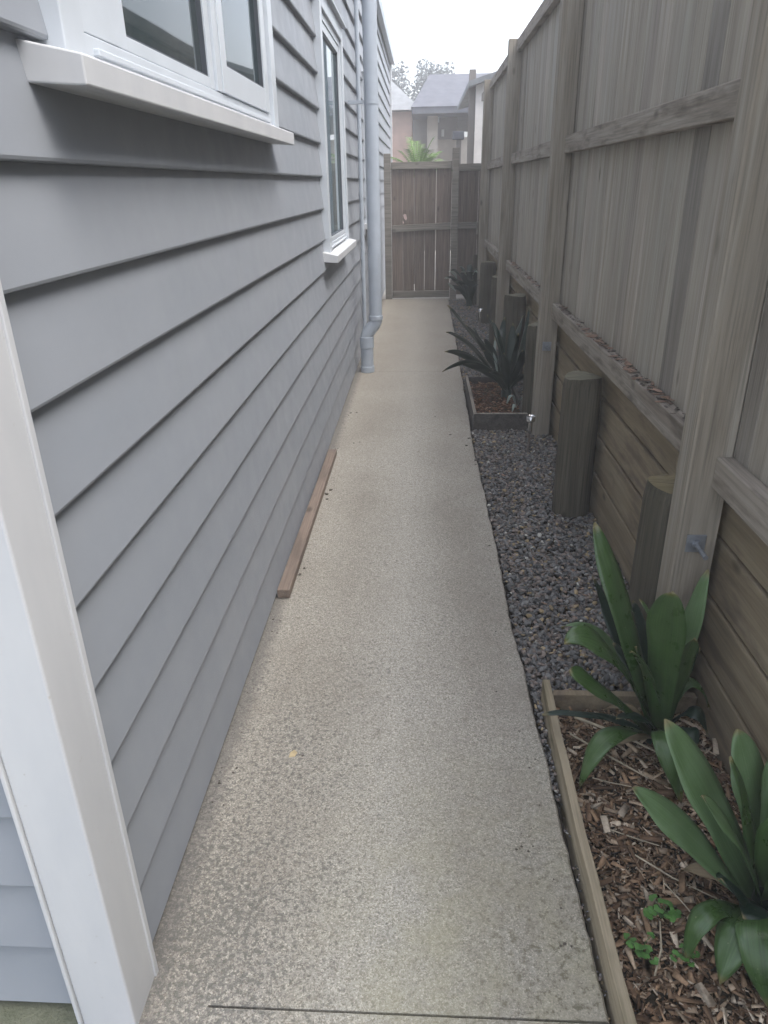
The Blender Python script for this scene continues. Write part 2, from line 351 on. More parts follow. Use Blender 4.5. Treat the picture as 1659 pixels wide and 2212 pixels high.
# ---------------------------------------------------------------- ground
m = MB(); m.box(-80, 80, -40, 160, -0.30, -0.07); tag(m.build('ground', M['soil']), kind='structure')
m = MB(); m.box(-8, -0.6605, -6, 0.944, -0.069, -0.006); tag(m.build('side_lawn', M['turf']), kind='structure')
def redge(y):
    pts = [(-3, .40), (1.03, .396), (1.4, .391), (1.8, .380), (2.12, .372), (2.45, .362), (3.1, .360), (3.76, .357), (4.4, .345), (6.6, .360), (8.5, .375), (11.3, .388)]
    b = np.interp(y, [p[0] for p in pts], [p[1] for p in pts])
    return b + .0030 * math.sin(y * 9 + 2 * math.sin(y * 3.3)) + .0016 * math.sin(y * 37 + 3 * math.sin(y * 5)) + .0011 * math.sin(y * 97 + 2 * math.sin(y * 11))
def slab(m, y0, y1, x0=-.66):
    ys = list(np.arange(y0, y1, .03)) + [y1]
    for a, b in zip(ys[:-1], ys[1:]):
        ra, rb = redge(a), redge(b)
        m.add([(x0, a, 0), (ra - .006, a, 0), (rb - .006, b, 0), (x0, b, 0)], [(0, 1, 2, 3)])
        m.add([(ra - .006, a, 0), (ra, a, -.008), (rb, b, -.008), (rb - .006, b, 0)], [(0, 1, 2, 3)])
        m.add([(ra, a, -.008), (ra + .004, a, -.08), (rb + .004, b, -.08), (rb, b, -.008)], [(0, 1, 2, 3)])
    for y in (y0, y1):
        r = redge(y); m.add([(x0, y, 0), (r - .006, y, 0), (r, y, -.008), (r, y, -.08), (x0, y, -.08)], [(0, 1, 2, 3, 4)])
m = MB(); slab(m, -3.0, .9345); slab(m, .9400, 6.617); slab(m, 6.6215, 11.22)
m.box(-.66, -.452, .9345, .9400, -.08, -.0002)
p = m.build('path', M['path']); tag(p, kind='structure')
m = MB(); m.box(-.655, .39, .92, .96, -.075, -.012); m.box(-.655, .36, 6.6, 6.64, -.075, -.004)
tag(m.build('path_joint', M['soil']), kind='structure')
m = MB(); m.box(-.7, .9, 11.32, 19.8, -.069, -.012); tag(m.build('driveway', M['drive']), kind='structure')

# ---------------------------------------------------------------- weatherboard house
house = thing('weatherboard_house', (-.61, .9, 0), 'grey weatherboard house with white trim and windows along the left side of the path', 'house')
WZ0, COVER, TOP = .02, .18, 3.66
Y0, Y1 = 1.005, 15.2
WIN = [(1.44, 3.18, 1.80, 2.52), (4.88, 5.98, 1.20, 2.52), (8.38, 9.52, 1.20, 2.52)]   # openings y0 y1 z0 z1
def wx(z):
    k = math.floor((z - WZ0 + 1e-6) / COVER); fz = (z - WZ0 - k * COVER) / COVER
    return -.610 - .020 * fz
m = MB()
for k in range(int((TOP - WZ0) / COVER) + 1):
    a0 = WZ0 + k * COVER; b0 = min(a0 + COVER, TOP)
    # split each board in y around the openings
    segs = [(Y0, Y1, a0, b0)]
    for (wy0, wy1, wz0, wz1) in WIN:
        ns = []
        for (ya, yb, za, zb) in segs:
            if zb <= wz0 or za >= wz1 or yb <= wy0 or ya >= wy1: ns.append((ya, yb, za, zb)); continue
            ns.append((ya, wy0, za, zb)); ns.append((wy1, yb, za, zb))
            if za < wz0 - 1e-4: ns.append((wy0, wy1, za, wz0))
            if zb > wz1 + 1e-4: ns.append((wy0, wy1, wz1, zb))
        segs = ns
    for ya, yb, za, zb in segs:
        xa = -.610 - .023 * (za - a0) / COVER; xb = -.610 - .023 * (zb - a0) / COVER
        if abs(za - a0) < 1e-5:   # board with rounded lower lip
            prof = [(-.642, za), (xa - .006, za), (xa - .0015, za + .002), (xa, za + .007), (xb, zb - .0003), (-.642, zb - .0003)]
        else: prof = [(-.642, za), (xa, za), (xb, zb - .0003), (-.642, zb - .0003)]
        m.prism_y(prof, ya, yb)
# the wall that turns the corner, facing the camera
for k in range(int((TOP - WZ0) / COVER) + 1):
    a0 = WZ0 + k * COVER; b0 = min(a0 + COVER, TOP)
    m.prism_x([(.946, a0), (.920, a0), (.916, a0 + .006), (.942, b0 - .0003), (.946, b0 - .0003)], -6.0, -.7005)
m.build('wall', M['siding'], house)
m = MB(); m.box(-6.0, -.6425, .9465, 15.15, -.02, TOP); m.box(-6.0, -.650, .96, 15.1, -.07, -.02)
m.build('wall_core', M['dark'], house)
# corner boards
m = MB(); L2 = [(-.700, .8855), (-.588, .8855), (-.588, 1.000), (-.642, 1.000), (-.642, .944), (-.700, .944)]
m.add([(x, y, -.004) for x, y in L2] + [(x, y, TOP) for x, y in L2], [(5, 4, 3, 2, 1, 0), (6, 7, 8, 9, 10, 11)] + [(i, (i + 1) % 6, (i + 1) % 6 + 6, i + 6) for i in range(6)])
cbd = m.build('corner_board', M['trim'], house, bevel=.004)
m = MB(); m.box(-.642, -.5835, .9955, 1.0105, -.0045, TOP); m.build('bead', M['trim'], cbd, bevel=.002)
m = MB(); m.box(-.7085, -.7003, .880, .944, -.0035, TOP); m.build('bead', M['trim'], cbd, bevel=.002)
m = MB(); m.box(-.66, -.585, 15.1, 15.23, 0, TOP); m.build('corner_board', M['trim'], house, bevel=.003)
# gutter, fascia and roof
m = MB(); m.prism_y([(-.60, 3.56), (-.535, 3.56), (-.525, 3.66), (-.60, 3.66)], .8, 15.3); m.build('gutter', M['pipe'], house)
m = MB(); m.add([(-.60, .7, 3.67), (-.60, 15.4, 3.67), (-3.3, 15.4, 4.6), (-3.3, .7, 4.6), (-6.1, .7, 3.67), (-6.1, 15.4, 3.67)], [(0, 1, 2, 3), (3, 2, 5, 4), (0, 3, 4), (1, 5, 2), (0, 4, 5, 1)])
m.build('roof', M['roofgrey'], house)
# windows
def window(oy0, oy1, z0, z1, panes, label):
    """opening oy0..oy1, z0..z1; panes = list of (y0, y1, projecting)"""
    CW = .085
    f = MB(); xf = -.583
    f.box(-.6422, xf, oy0 - CW, oy0 - .0005, z0 - .002, z1 + CW); f.box(-.6422, xf, oy1 + .0005, oy1 + CW, z0 - .002, z1 + CW)
    f.box(-.6422, xf + .0015, oy0, oy1, z1, z1 + CW - .001)
    f.box(-.6422, xf + .03, oy0 - CW - .02, oy1 + CW + .02, z1 + CW + .0005, z1 + CW + .016)
    win = f.build('window', M['joinery'], house, bevel=.003)
    win['label'] = label
    s = MB()
    s.prism_y([(-.6418, z0 - .045), (-.545, z0 - .052), (-.530, z0 - .052), (-.530, z0 - .008), (-.6418, z0 + .016)], oy0 - CW - .07, oy1 + CW + .03)
    s.build('sill', M['trim'], win, bevel=.003)
    fr = MB()
    fr.box(-.6415, -.597, oy0 + .0005, oy1 - .0005, z0 + .012, z0 + .050)
    fr.box(-.6415, -.586, oy0 + .06, oy1 - .06, z0 + .018, z0 + .030)
    fr.box(-.6415, -.598, oy0 + .0005, panes[0][0] - .0004, z0 + .051, z1 - .0405); fr.box(-.6415, -.598, oy1 - .045, oy1 - .0005, z0 + .051, z1 - .0405)
    fr.box(-.6415, -.598, oy0 + .0005, oy1 - .0005, z1 - .04, z1 - .0005)
    for a, b in zip(panes[:-1], panes[1:]): fr.box(-.6415, -.594, a[1] + .0004, b[0] - .0004, z0 + .0515, z1 - .041)
    fr.build('frame', M['joinery'], win, bevel=.002)
    for (a, b, proj) in panes:
        x = -.590 if proj else -.603; st = .06 if proj else .045; br = st * (1.25 if proj else .62)
        q = MB(); za, zb = z0 + .0525, z1 - .042
        q.box(-.6416, x, a, a + st, za, zb); q.box(-.6416, x, b - st, b, za, zb)
        q.box(-.6416, x - .001, a + st, b - st, za, za + br); q.box(-.6416, x - .001, a + st, b - st, zb - st, zb)
        sash = q.build('sash', M['joinery'], win, bevel=.002)
        q = MB(); e = .005
        q.box(-.6416, x - .006, a + st + .0003, a + st + e, za + br, zb - st); q.box(-.6416, x - .006, b - st - e, b - st - .0003, za + br, zb - st)
        q.box(-.6416, x - .006, a + st + e, b - st - e, za + br + .0003, za + br + e)
        q.build('glazing_seal', M['rubber'], win)
        q = MB(); q.box(-.6419, x - .020, a + st + .001, b - st - .001, za + br + .001, zb - st - .001)
        q.build('pane', M['glass' if oy0 < 3 else 'glass_sky_pale'], win)
window(*WIN[0], [(1.655, 2.375, False), (2.43, 3.125, True)], 'near window with a fixed pane and a hinged sash above a thick white sill')
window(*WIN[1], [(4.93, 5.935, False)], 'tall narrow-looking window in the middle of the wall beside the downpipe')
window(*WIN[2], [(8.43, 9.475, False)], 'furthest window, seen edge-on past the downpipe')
# downpipe with an offset at the foot
m = MB()
m.tube([(-.422, 6.63, 3.6), (-.422, 6.63, 2.0), (-.422, 6.63, .52), (-.422, 6.63, .465), (-.432, 6.63, .44), (-.498, 6.63, .355), (-.508, 6.63, .33), (-.508, 6.63, .27), (-.508, 6.63, .001)], .0575, 28)
dp = m.build('downpipe', M['pipe'], house, smooth=True)
for cx, za, zb in ((-.508, .225, .325), (-.508, 0, .055), (-.422, .475, .515)):
    m = MB(); m.tube([(cx, 6.63, za), (cx, 6.63, zb)], .0640, 28); m.build('collar', M['pipe'], dp, smooth=True, bevel=.003)
m = MB(); m.tube([(-.422, 6.63, 2.18), (-.422, 6.63, 2.215)], .0605, 28); m.box(-.62, -.47, 6.61, 6.65, 2.185, 2.21)
m.build('bracket', M['pipe'], dp, smooth=True)
m = MB(); m.tube([(-.588, 7.45, 3.6), (-.588, 7.45, .0)], .020, 18); m.build('pipe', M['pipe'], house, smooth=True)

# ---------------------------------------------------------------- timber offcut against the wall
st = thing('timber_offcut', (-.58, 2.59, 0), 'reddish-brown timber offcut lying on the path against the grey wall', 'timber')
m = MB(); m.hexa([(-.608, 2.595, .004), (-.555, 2.595, .004), (-.548, 4.36, .004), (-.600, 4.36, .004), (-.608, 2.595, .044), (-.555, 2.595, .044), (-.548, 4.36, .044), (-.600, 4.36, .044)])
m.build('board', M['stick'], st, bevel=.003)

# ---------------------------------------------------------------- retaining wall
POSTY = [-.89, 1.96, 4.81, 7.66, 10.51]
rw = thing('retaining_wall', (.93, 4.6, 0), 'low brown retaining wall of horizontal boards and round piles under the fence', 'retaining wall')
for r_ in range(4):
    ys = [-2.0, .72, 3.57, 6.42, 9.27, 12.2] if r_ % 2 == 0 else [-2.0, 2.15, 5.0, 7.85, 10.6, 12.2]
    for a, b in zip(ys[:-1], ys[1:]):
        o = random.uniform(-.0015, .003); m = MB(); z0 = .2 * r_ + (0 if r_ else -.07)
        m.box(.908 + o, .955, a + .002, b - .002, z0 + (.004 if r_ else 0), .2 * r_ + (.191 if r_ < 3 else .13), jit=.0008); m.build('board', M['retain'], rw, bevel=.007)
PILES = [(.80, .80, .70), (.815, 2.175, .705), (.798, 3.55, .712), (.815, 5.03, .70), (.80, 6.42, .705), (.812, 7.88, .69), (.80, 9.28, .70), (.81, 10.75, .66)]
for (px, py, ph) in PILES:
    m = MB(); seg = 32; rad = .097; lean = random.uniform(-.0006, .0006); o0 = 0; rings = 16
    vs = []; fs = []; mi = []
    ph0 = random.uniform(0, 6)
    for i in range(rings + 1):
        z = -.05 + (ph + .05) * i / rings
        for k in range(seg):
            a = 2 * math.pi * k / seg
            rr = rad * (1 + .018 * math.sin(3 * a + ph0) + .012 * math.sin(7 * a + ph0 * 2 + z * 2)) * (1.0 - .02 * i / rings)
            if i == rings: rr *= .93
            zz = z + (.006 * math.sin(2 * a + ph0) + random.uniform(-.002, .002) if i >= rings - 1 else 0)
            if i == rings: zz += .004
            vs.append((px + lean * i + rr * math.cos(a), py + rr * math.sin(a), zz))
    for i in range(rings):
        for k in range(seg): fs.append((i * seg + k, i * seg + (k + 1) % seg, (i + 1) * seg + (k + 1) % seg, (i + 1) * seg + k)); mi.append(0)
    ctr = len(vs); vs.append((px + lean * rings, py, ph + .004))
    for k in range(seg): fs.append((rings * seg + k, rings * seg + (k + 1) % seg, ctr)); mi.append(1)
    m.v = vs; m.f = fs; m.mi = mi
    m.build('pile', [M['pile'], M['pile_end'] if abs(py - 2.175) < .01 else M['pile_old']], rw, smooth=True)

# ---------------------------------------------------------------- tall paling fence
fn = thing('paling_fence', (.89, 4.6, 0), 'tall weathered grey paling fence on posts and rails along the right side', 'fence')
bays = [(-.89, 1.96), (1.96, 4.81), (4.81, 7.66), (7.66, 10.51), (10.51, 12.0)]
for bi, (a, b) in enumerate(bays):
    m = MB(); y = a
    while y < b - .01:
        wd = min(random.uniform(.138, .152), b - y); o = random.uniform(-.003, .0015)
        m.box(.886 + o, .905 + o, y + random.uniform(.0006, .0026), y + wd - .0006, .742 + random.uniform(-.004, .004), 2.752 + random.uniform(-.006, .008), jit=.0012); y += wd
    m.build('paling_panel', M['paling'], fn, bevel=.0018, seg=1)
    for z in (.787, 1.744, 2.655):
        m = MB(); m.box(.836, .8825, a + .101, b - .001, z, z + .0925, jit=.0015); m.build('rail', M['rail'], fn, bevel=.004)
for i, y in enumerate(POSTY):
    m = MB(); m.box(.765, .8828, y, y + .0995, -.06, 2.76, jit=.001)
    po = m.build('post', M['post'], fn, bevel=.005)
    if i in (1, 2):
        m = MB(); m.box(.793, .849, y - .005, y - .0003, .575, .632); wsh = m.build('washer', M['galv'], po, bevel=.001)
        m = MB(); m.tube([(.821, y - .0055, .604), (.821, y - .014, .604)], .013, 6); m.tube([(.821, y - .014, .604), (.823, y - .085, .598)], .0075, 14)
        m.build('bolt', M['galv'], po, smooth=True)

# dead leaves and bark strips lying along the top of the lower rail
def scraps(name, n, fx, label, cat, mat, smin, smax, thick=.0015):
    m = MB()
    for _ in range(n):
        x, y, z = fx(); L = random.uniform(smin, smax); W = L * random.uniform(.25, .6); a = random.uniform(0, 6.28)
        ca, sa = math.cos(a), math.sin(a); t1, t2 = random.uniform(-.3, .3) * L, random.uniform(0, .3) * L
        pts = []
        for (u, v_) in ((-.5, 0), (-.2, .5), (.3, .4), (.5, 0), (.25, -.5), (-.25, -.4)):
            pts.append((x + (u * L * ca - v_ * W * sa), y + (u * L * sa + v_ * W * ca), z + abs(u) * t2 + v_ * t1 * .3))
        top = [(a_, b_, c_ + thick) for a_, b_, c_ in pts]
        m.add(pts + top, [(5, 4, 3, 2, 1, 0), (6, 7, 8, 9, 10, 11)] + [(i, (i + 1) % 6, (i + 1) % 6 + 6, i + 6) for i in range(6)])
    o = m.build(name, mat); tag(o, label, cat, kind='stuff'); return o
scraps('leaf_litter', 90, lambda: (random.uniform(.842, .880), random.choice([random.uniform(2.1, 4.7), random.uniform(2.5, 3.9), random.uniform(4.95, 7.5)]), .880 + random.uniform(0, .006)),
       'dead leaves and bark flakes lying along the lower fence rail', 'leaf litter', M['litter'], .012, .06)
LB = M['bark']
scraps('dark_litter', 320, lambda: (random.uniform(.840, .882), random.choice([random.uniform(2.1, 4.7), random.uniform(4.95, 7.5)]), .8800 + random.uniform(0, .004)),
       'dark crumbs of rotted leaves on the lower fence rail', 'leaf litter', LB, .008, .03)

scraps('fallen_leaves', 70, lambda: (random.uniform(.42, .88), random.choice([random.uniform(2.0, 4.8), random.uniform(2.0, 3.0), random.uniform(6.1, 9)]), -.012 + random.uniform(0, .01)),
       'small brown fallen leaves scattered over the pebbles', 'leaf litter', M['litter'], .010, .032)
# ---------------------------------------------------------------- gate and the fence panel beside it
def plank_run(m, x0, x1, w, y0, y1, z0, z1, gaps):
    x = x0; i = 0
    while x < x1 - .02:
        b = min(x + w, x1); g = gaps[i % len(gaps)]
        m.hexa([(x + g[0], y0, z0), (b - .0005, y0, z0), (b - .0005, y1, z0), (x + g[0], y1, z0),
                (x + g[1], y0, z1 + random.uniform(-.006, .006)), (b - .0005, y0, z1), (b - .0005, y1, z1), (x + g[1], y1, z1)])
        x = b; i += 1
gt = thing('garden_gate', (0, 11.27, 0), 'brown wooden paling gate closing the far end of the path', 'gate')
m = MB()
GY0, GY1 = 11.285, 11.303
xs = [-.450, -.293, -.128, .025, .185, .407]
gaps = [(.001, .001), (.001, .001), (.007, .003), (.002, .001), (.004, .006)]
for i in range(5):
    a, b = xs[i], xs[i + 1]; g = gaps[i]
    if i == 1 or i == 0:
        pass
    m.hexa([(a + g[0], GY0, .012), (b - .001, GY0, .014), (b - .001, GY1, .014), (a + g[0], GY1, .012), (a + g[1], GY0, 1.86), (b - .001, GY0, 1.868), (b - .001, GY1, 1.868), (a + g[1], GY1, 1.86)])
# first two planks are replaced by pieces round the broken hole near the latch
m.v = m.v[16:]; m.f = [tuple(i - 16 for i in f) for f in m.f[12:]]; m.mi = m.mi[12:]
m.hexa([(-.456, GY0, .010), (-.294, GY0, .010), (-.294, GY1, .010), (-.456, GY1, .010), (-.455, GY0, 1.862), (-.294, GY0, 1.86), (-.294, GY1, 1.86), (-.455, GY1, 1.862)])
hole = [(-.287, 1.175), (-.262, 1.19), (-.243, 1.178), (-.236, 1.15), (-.232, 1.12), (-.246, 1.10), (-.262, 1.112), (-.278, 1.135)]
outer = [(-.2925, 1.24), (-.20, 1.24), (-.129, 1.24), (-.129, 1.15), (-.129, 1.06), (-.20, 1.06), (-.27, 1.06), (-.2925, 1.10)]
for yv in (GY0, GY1):
    vs = [(x, yv, z) for x, z in hole] + [(x, yv, z) for x, z in outer]
    m.add(vs, [(i, (i + 1) % 8, 8 + (i + 1) % 8, 8 + i) for i in range(8)])
m.add([(x, GY0, z) for x, z in hole] + [(x, GY1, z) for x, z in hole], [(i, (i + 1) % 8, 8 + (i + 1) % 8, 8 + i) for i in range(8)])
m.hexa([(-.2925, GY0, .010), (-.129, GY0, .010), (-.129, GY1, .010), (-.2925, GY1, .010), (-.2925, GY0, 1.06), (-.129, GY0, 1.06), (-.129, GY1, 1.06), (-.2925, GY1, 1.06)])
m.hexa([(-.2925, GY0, 1.24), (-.129, GY0, 1.24), (-.129, GY1, 1.24), (-.2925, GY1, 1.24), (-.2925, GY0, 1.861), (-.129, GY0, 1.862), (-.129, GY1, 1.862), (-.2925, GY1, 1.861)])
m.build('paling_panel', M['gatewood'], gt)
for (z, dz) in ((1.775, .0), (.945, .03), (.022, .0)):
    m = MB(); m.hexa([(-.445, 11.24, z), (.400, 11.24, z + dz), (.400, 11.284, z + dz), (-.445, 11.284, z), (-.445, 11.24, z + .09), (.400, 11.24, z + .09 + dz), (.400, 11.284, z + .09 + dz), (-.445, 11.284, z + .09)])
    m.build('rail', M['gaterail'], gt, bevel=.003)
m = MB(); m.box(-.555, -.458, 11.20, 11.30, -.06, 1.975, jit=.001); o = m.build('gate_post', M['gaterail'], bevel=.004); tag(o, 'square timber post between the house wall and the gate', 'post', 'gate posts')
m = MB(); m.box(.410, .505, 11.20, 11.30, -.06, 2.03, jit=.001); o = m.build('gate_post', M['gaterail'], bevel=.004); tag(o, 'square timber post between the gate and the short fence panel', 'post', 'gate posts')
sp = thing('fence_panel', (.65, 11.27, 0), 'short paling fence panel between the gate post and the tall fence', 'fence')
m = MB()
for (a, b) in ((.507, .648), (.6505, .79), (.793, .884)): m.box(a, b, 11.285, 11.303, .05, 1.83 + random.uniform(-.005, .005))
m.build('paling_panel', M['gatewood'], sp)
for z in (1.74, .975):
    m = MB(); m.box(.506, .83, 11.24, 11.284, z, z + .09); m.build('rail', M['gaterail'], sp, bevel=.003)
m = MB(); m.box(.775, .80, 11.225, 11.2395, .90, 1.08); m.build('cleat', M['rail'], sp)

# ---------------------------------------------------------------- bed edging and raised planter box
ed = thing('bed_edging', (.42, 1.5, 0), 'thin timber edging boards round the near bark-mulch bed', 'edging')
m = MB(); n = 24
for i in range(n):
    a = -1.0 + (1.99 + 1.0) * i / n; b = -1.0 + (1.99 + 1.0) * (i + 1) / n
    fx = lambda y: .4115 + .004 * math.sin(y * 3.1) + .0015 * math.sin(y * 17)
    fz = lambda y: .066 + .003 * math.sin(y * 4.0)
    vs = [(fx(a), a, -.06), (fx(a) + .024, a, -.06), (fx(b) + .024, b, -.06), (fx(b), b, -.06), (fx(a), a, fz(a)), (fx(a) + .024, a, fz(a)), (fx(b) + .024, b, fz(b)), (fx(b), b, fz(b))]
    fs = [(4, 5, 6, 7), (1, 2, 6, 5), (3, 0, 4, 7)]
    if i == n - 1: fs.append((2, 3, 7, 6))
    if i == 0: fs.append((0, 1, 5, 4))
    m.add(vs, fs)
o = m.build('side_board', M['edging'], ed)
bm = bmesh.new(); bm.from_mesh(o.data); bmesh.ops.remove_doubles(bm, verts=bm.verts, dist=1e-5); bm.to_mesh(o.data); bm.free()
bv = o.modifiers.new('bevel', 'BEVEL'); bv.width = .0025; bv.segments = 2; bv.limit_method = 'ANGLE'
m = MB(); m.box(.4385, .905, 1.925, 1.949, -.06, .058, jit=.002); m.build('end_board', M['retain'], ed, bevel=.003)

bx = thing('planter_box', (.58, 5.5, 0), 'dark raised timber planter box with mulch in the middle of the pebble strip', 'planter')
BX0, BX1, BY0, BY1, BT = .365, .745, 4.92, 6.02, .105
m = MB(); m.box(BX0, BX1, BY0, BY0 + .022, -.06, BT, jit=.001); m.build('board', M['boxwood'], bx, bevel=.002)
m = MB(); m.box(BX0, BX1, BY1 - .022, BY1, -.06, BT - .004, jit=.001); m.build('board', M['boxwood'], bx, bevel=.002)
m = MB(); m.box(BX0, BX0 + .022, BY0 + .0225, BY1 - .0225, -.06, BT + .001, jit=.001); m.build('board', M['boxwood'], bx, bevel=.002)
m = MB(); m.box(BX1 - .022, BX1, BY0 + .0225, BY1 - .0225, -.06, BT - .002, jit=.001); m.build('board', M['boxwood'], bx, bevel=.002)
e1 = MB(); e1.box(BX0 + .0005, BX0 + .0215, BY0 + .03, BY1 - .03, BT + .0012, BT + .0045); e1.box(BX0 + .002, BX1 - .002, BY0 + .001, BY0 + .021, BT + .0012, BT + .0045)
e1.build('top_edge', M['rail'], bx)
m = MB(); m.box(BX0 + .024, BX1 - .024, BY0 + .024, BY1 - .024, -.05, .045); m.build('soil_fill', M['soil'], bx)

# ---------------------------------------------------------------- pebbles and bark mulch (uncountable)
def fast_mesh(name, V, F, cols, mat, smooth):
    me = bpy.data.meshes.new(name); nv = len(V); nf = len(F); k = F.shape[1]
    me.vertices.add(nv); me.vertices.foreach_set('co', V.astype(np.float32).ravel())
    me.loops.add(nf * k); me.loops.foreach_set('vertex_index', F.astype(np.int32).ravel())
    me.polygons.add(nf); me.polygons.foreach_set('loop_start', np.arange(0, nf * k, k, dtype=np.int32))
    me.update(calc_edges=True)
    if smooth: me.polygons.foreach_set('use_smooth', np.ones(nf, dtype=bool))
    at = me.color_attributes.new('Tone', 'FLOAT_COLOR', 'POINT'); c4 = np.ones((nv, 4), dtype=np.float32); c4[:, :3] = cols; at.data.foreach_set('color', c4.ravel())
    me.materials.append(mat); o = bpy.data.objects.new(name, me); COL.objects.link(o); return o
bm = bmesh.new(); bmesh.ops.create_icosphere(bm, subdivisions=2, radius=1.0)
IV = np.array([v.co[:] for v in bm.verts]); IF = np.array([[v.index for v in f.verts] for f in bm.faces]); bm.free()
def euler_m(a, b, c):
    ca, sa, cb, sb, cc, sc_ = np.cos(a), np.sin(a), np.cos(b), np.sin(b), np.cos(c), np.sin(c)
    z = np.zeros_like(a); o = np.ones_like(a)
    Rx = np.stack([o, z, z, z, ca, -sa, z, sa, ca], -1).reshape(-1, 3, 3)
    Ry = np.stack([cb, z, sb, z, o, z, -sb, z, cb], -1).reshape(-1, 3, 3)
    Rz = np.stack([cc, -sc_, z, sc_, cc, z, z, z, o], -1).reshape(-1, 3, 3)
    return Rz @ Ry @ Rx
def pebble_field(regions, name, label):
    Vs, Fs, Cs = [], [], []; off = 0
    for (x0, x1, y0, y1, n, smin, smax, useedge) in regions:
        x = rng.uniform(x0, x1, n); y = rng.uniform(y0, y1, n)
        if useedge:
            re = np.array([redge(t) for t in y]); x = re + .012 + (x1 - re - .012) * rng.random(n)
        keep = np.ones(n, bool)
        for (px, py, ph) in PILES: keep &= ((x - px) ** 2 + (y - py) ** 2) > .095 ** 2
        for py in POSTY: keep &= ~((x > .76) & (y > py) & (y < py + .1))
        keep &= ~((x > BX0 - .002) & (x < BX1 + .002) & (y > BY0 - .002) & (y < BY1 + .002))
        x, y = x[keep], y[keep]; n = len(x)
        s = smin + (smax - smin) * rng.random(n) ** 1.4
        sc = np.stack([s * rng.uniform(.85, 1.35, n), s * rng.uniform(.65, 1.0, n), s * rng.uniform(.35, .55, n)], -1)
        Rm = euler_m(rng.normal(0, .45, n), rng.normal(0, .45, n), rng.uniform(0, 6.28, n))
        z = -.034 + rng.random(n) * .026
        P = IV[None] * sc[:, None, :]; P = P * (1 + .10 * rng.normal(size=(n, len(IV), 1)) * .5)
        P = np.einsum('nij,nkj->nki', Rm, P) + np.stack([x, y, z], -1)[:, None, :]
        t = rng.random(n); g = rng.uniform(.075, .205, n)
        col = np.stack([g * 1.0, g * .985, g * .95], -1)
        br = t < .34; col[br] = np.stack([g[br] * 1.32, g[br] * 1.08, g[br] * .92], -1)
        tn = (t > .91) & (t < .965); k = tn.sum(); col[tn] = np.array([.30, .23, .13]) * rng.uniform(.7, 1.3, (k, 1))
        wh = t > .978; k = wh.sum(); col[wh] = np.array([.46, .45, .40]) * rng.uniform(.7, 1.15, (k, 1))
        Vs.append(P.reshape(-1, 3)); Fs.append((IF[None] + (np.arange(n) * len(IV))[:, None, None]).reshape(-1, 3) + off)
        Cs.append(np.repeat(col, len(IV), 0)); off += n * len(IV)
    o = fast_mesh(name, np.concatenate(Vs), np.concatenate(Fs), np.concatenate(Cs), M['pebble'], True)
    return tag(o, label, 'pebbles', kind='stuff')
pebble_field([(.4, .905, 1.96, 3.2, 5800, .0066, .0138, True), (.4, .905, 3.2, 4.92, 7600, .0066, .0138, True), (.35, .905, 4.92, 6.1, 1700, .007, .014, True),
              (.4, .905, 6.02, 8.5, 4500, .009, .016, True), (.4, .905, 8.5, 11.2, 3000, .011, .018, True), (.388, .408, 1.55, 1.99, 120, .005, .009, False), (.398, .409, .9, 1.55, 40, .003, .005, False)],
             'pebbles', 'grey and brown river pebbles filling the strip beside the path')
def chips(regions, name, label, tint=(1, 1, 1)):
    Vs, Fs, Cs = [], [], []; off = 0
    BV = np.array([(x, y, z) for z in (-.5, .5) for y in (-.5, .5) for x in (-.5, .5)]); BF = np.array([(0, 2, 3, 1), (4, 5, 7, 6), (0, 1, 5, 4), (2, 6, 7, 3), (0, 4, 6, 2), (1, 3, 7, 5)])
    for (x0, x1, y0, y1, z0, n, smin, smax) in regions:
        x = rng.uniform(x0, x1, n); y = rng.uniform(y0, y1, n); L = smin + (smax - smin) * rng.random(n) ** 2.6
        W = np.minimum(L * rng.uniform(.14, .5, n), .016); T = rng.uniform(.0012, .0045, n)
        P = BV[None] * np.stack([L, W, T], -1)[:, None, :]
        tp = 1 - np.where(BV[:, 0] > 0, 1, 0)[None, :] * rng.uniform(0, .75, (n, 1)); P[:, :, 1] *= tp
        P += rng.normal(0, 1, P.shape) * (np.stack([L * .05, W * .12, T * .2], -1))[:, None, :]
        Rm = euler_m(rng.normal(0, .35, n), rng.normal(0, .22, n), rng.uniform(0, 6.28, n))
        P = np.einsum('nij,nkj->nki', Rm, P) + np.stack([x, y, z0 + rng.random(n) * .022 + .007 * np.sin(x * 21) * np.sin(y * 17)], -1)[:, None, :]
        t = rng.random(n); v = rng.uniform(.55, 1.3, n)[:, None]
        col = np.where((t < .42)[:, None], np.array([[.19, .12, .075]]), np.where((t < .72)[:, None], np.array([[.33, .215, .13]]), np.where((t < .9)[:, None], np.array([[.45, .34, .235]]), np.array([[.64, .53, .40]])))) * v * np.array([tint])
        Vs.append(P.reshape(-1, 3)); Fs.append((BF[None] + (np.arange(n) * 8)[:, None, None]).reshape(-1, 4) + off); Cs.append(np.repeat(col, 8, 0)); off += n * 8
    o = fast_mesh(name, np.concatenate(Vs), np.concatenate(Fs), np.concatenate(Cs), M['chip'], False)
    return tag(o, label, 'mulch', kind='stuff')
m = MB(); m.box(.44, .9, -1.0, 1.92, -.055, -.012); tag(m.build('bed_soil', M['soil']), kind='structure')
chips([(.440, .905, .55, 1.92, -.012, 12500, .006, .036), (.445, .90, .6, 1.90, .004, 260, .03, .075)], 'bark_mulch', 'brown bark chips covering the near garden bed')
chips([(BX0 + .03, BX1 - .03, BY0 + .03, BY1 - .03, .045, 1500, .01, .045)], 'planter_mulch', 'reddish bark chips filling the dark planter box', (.66, .50, .46))

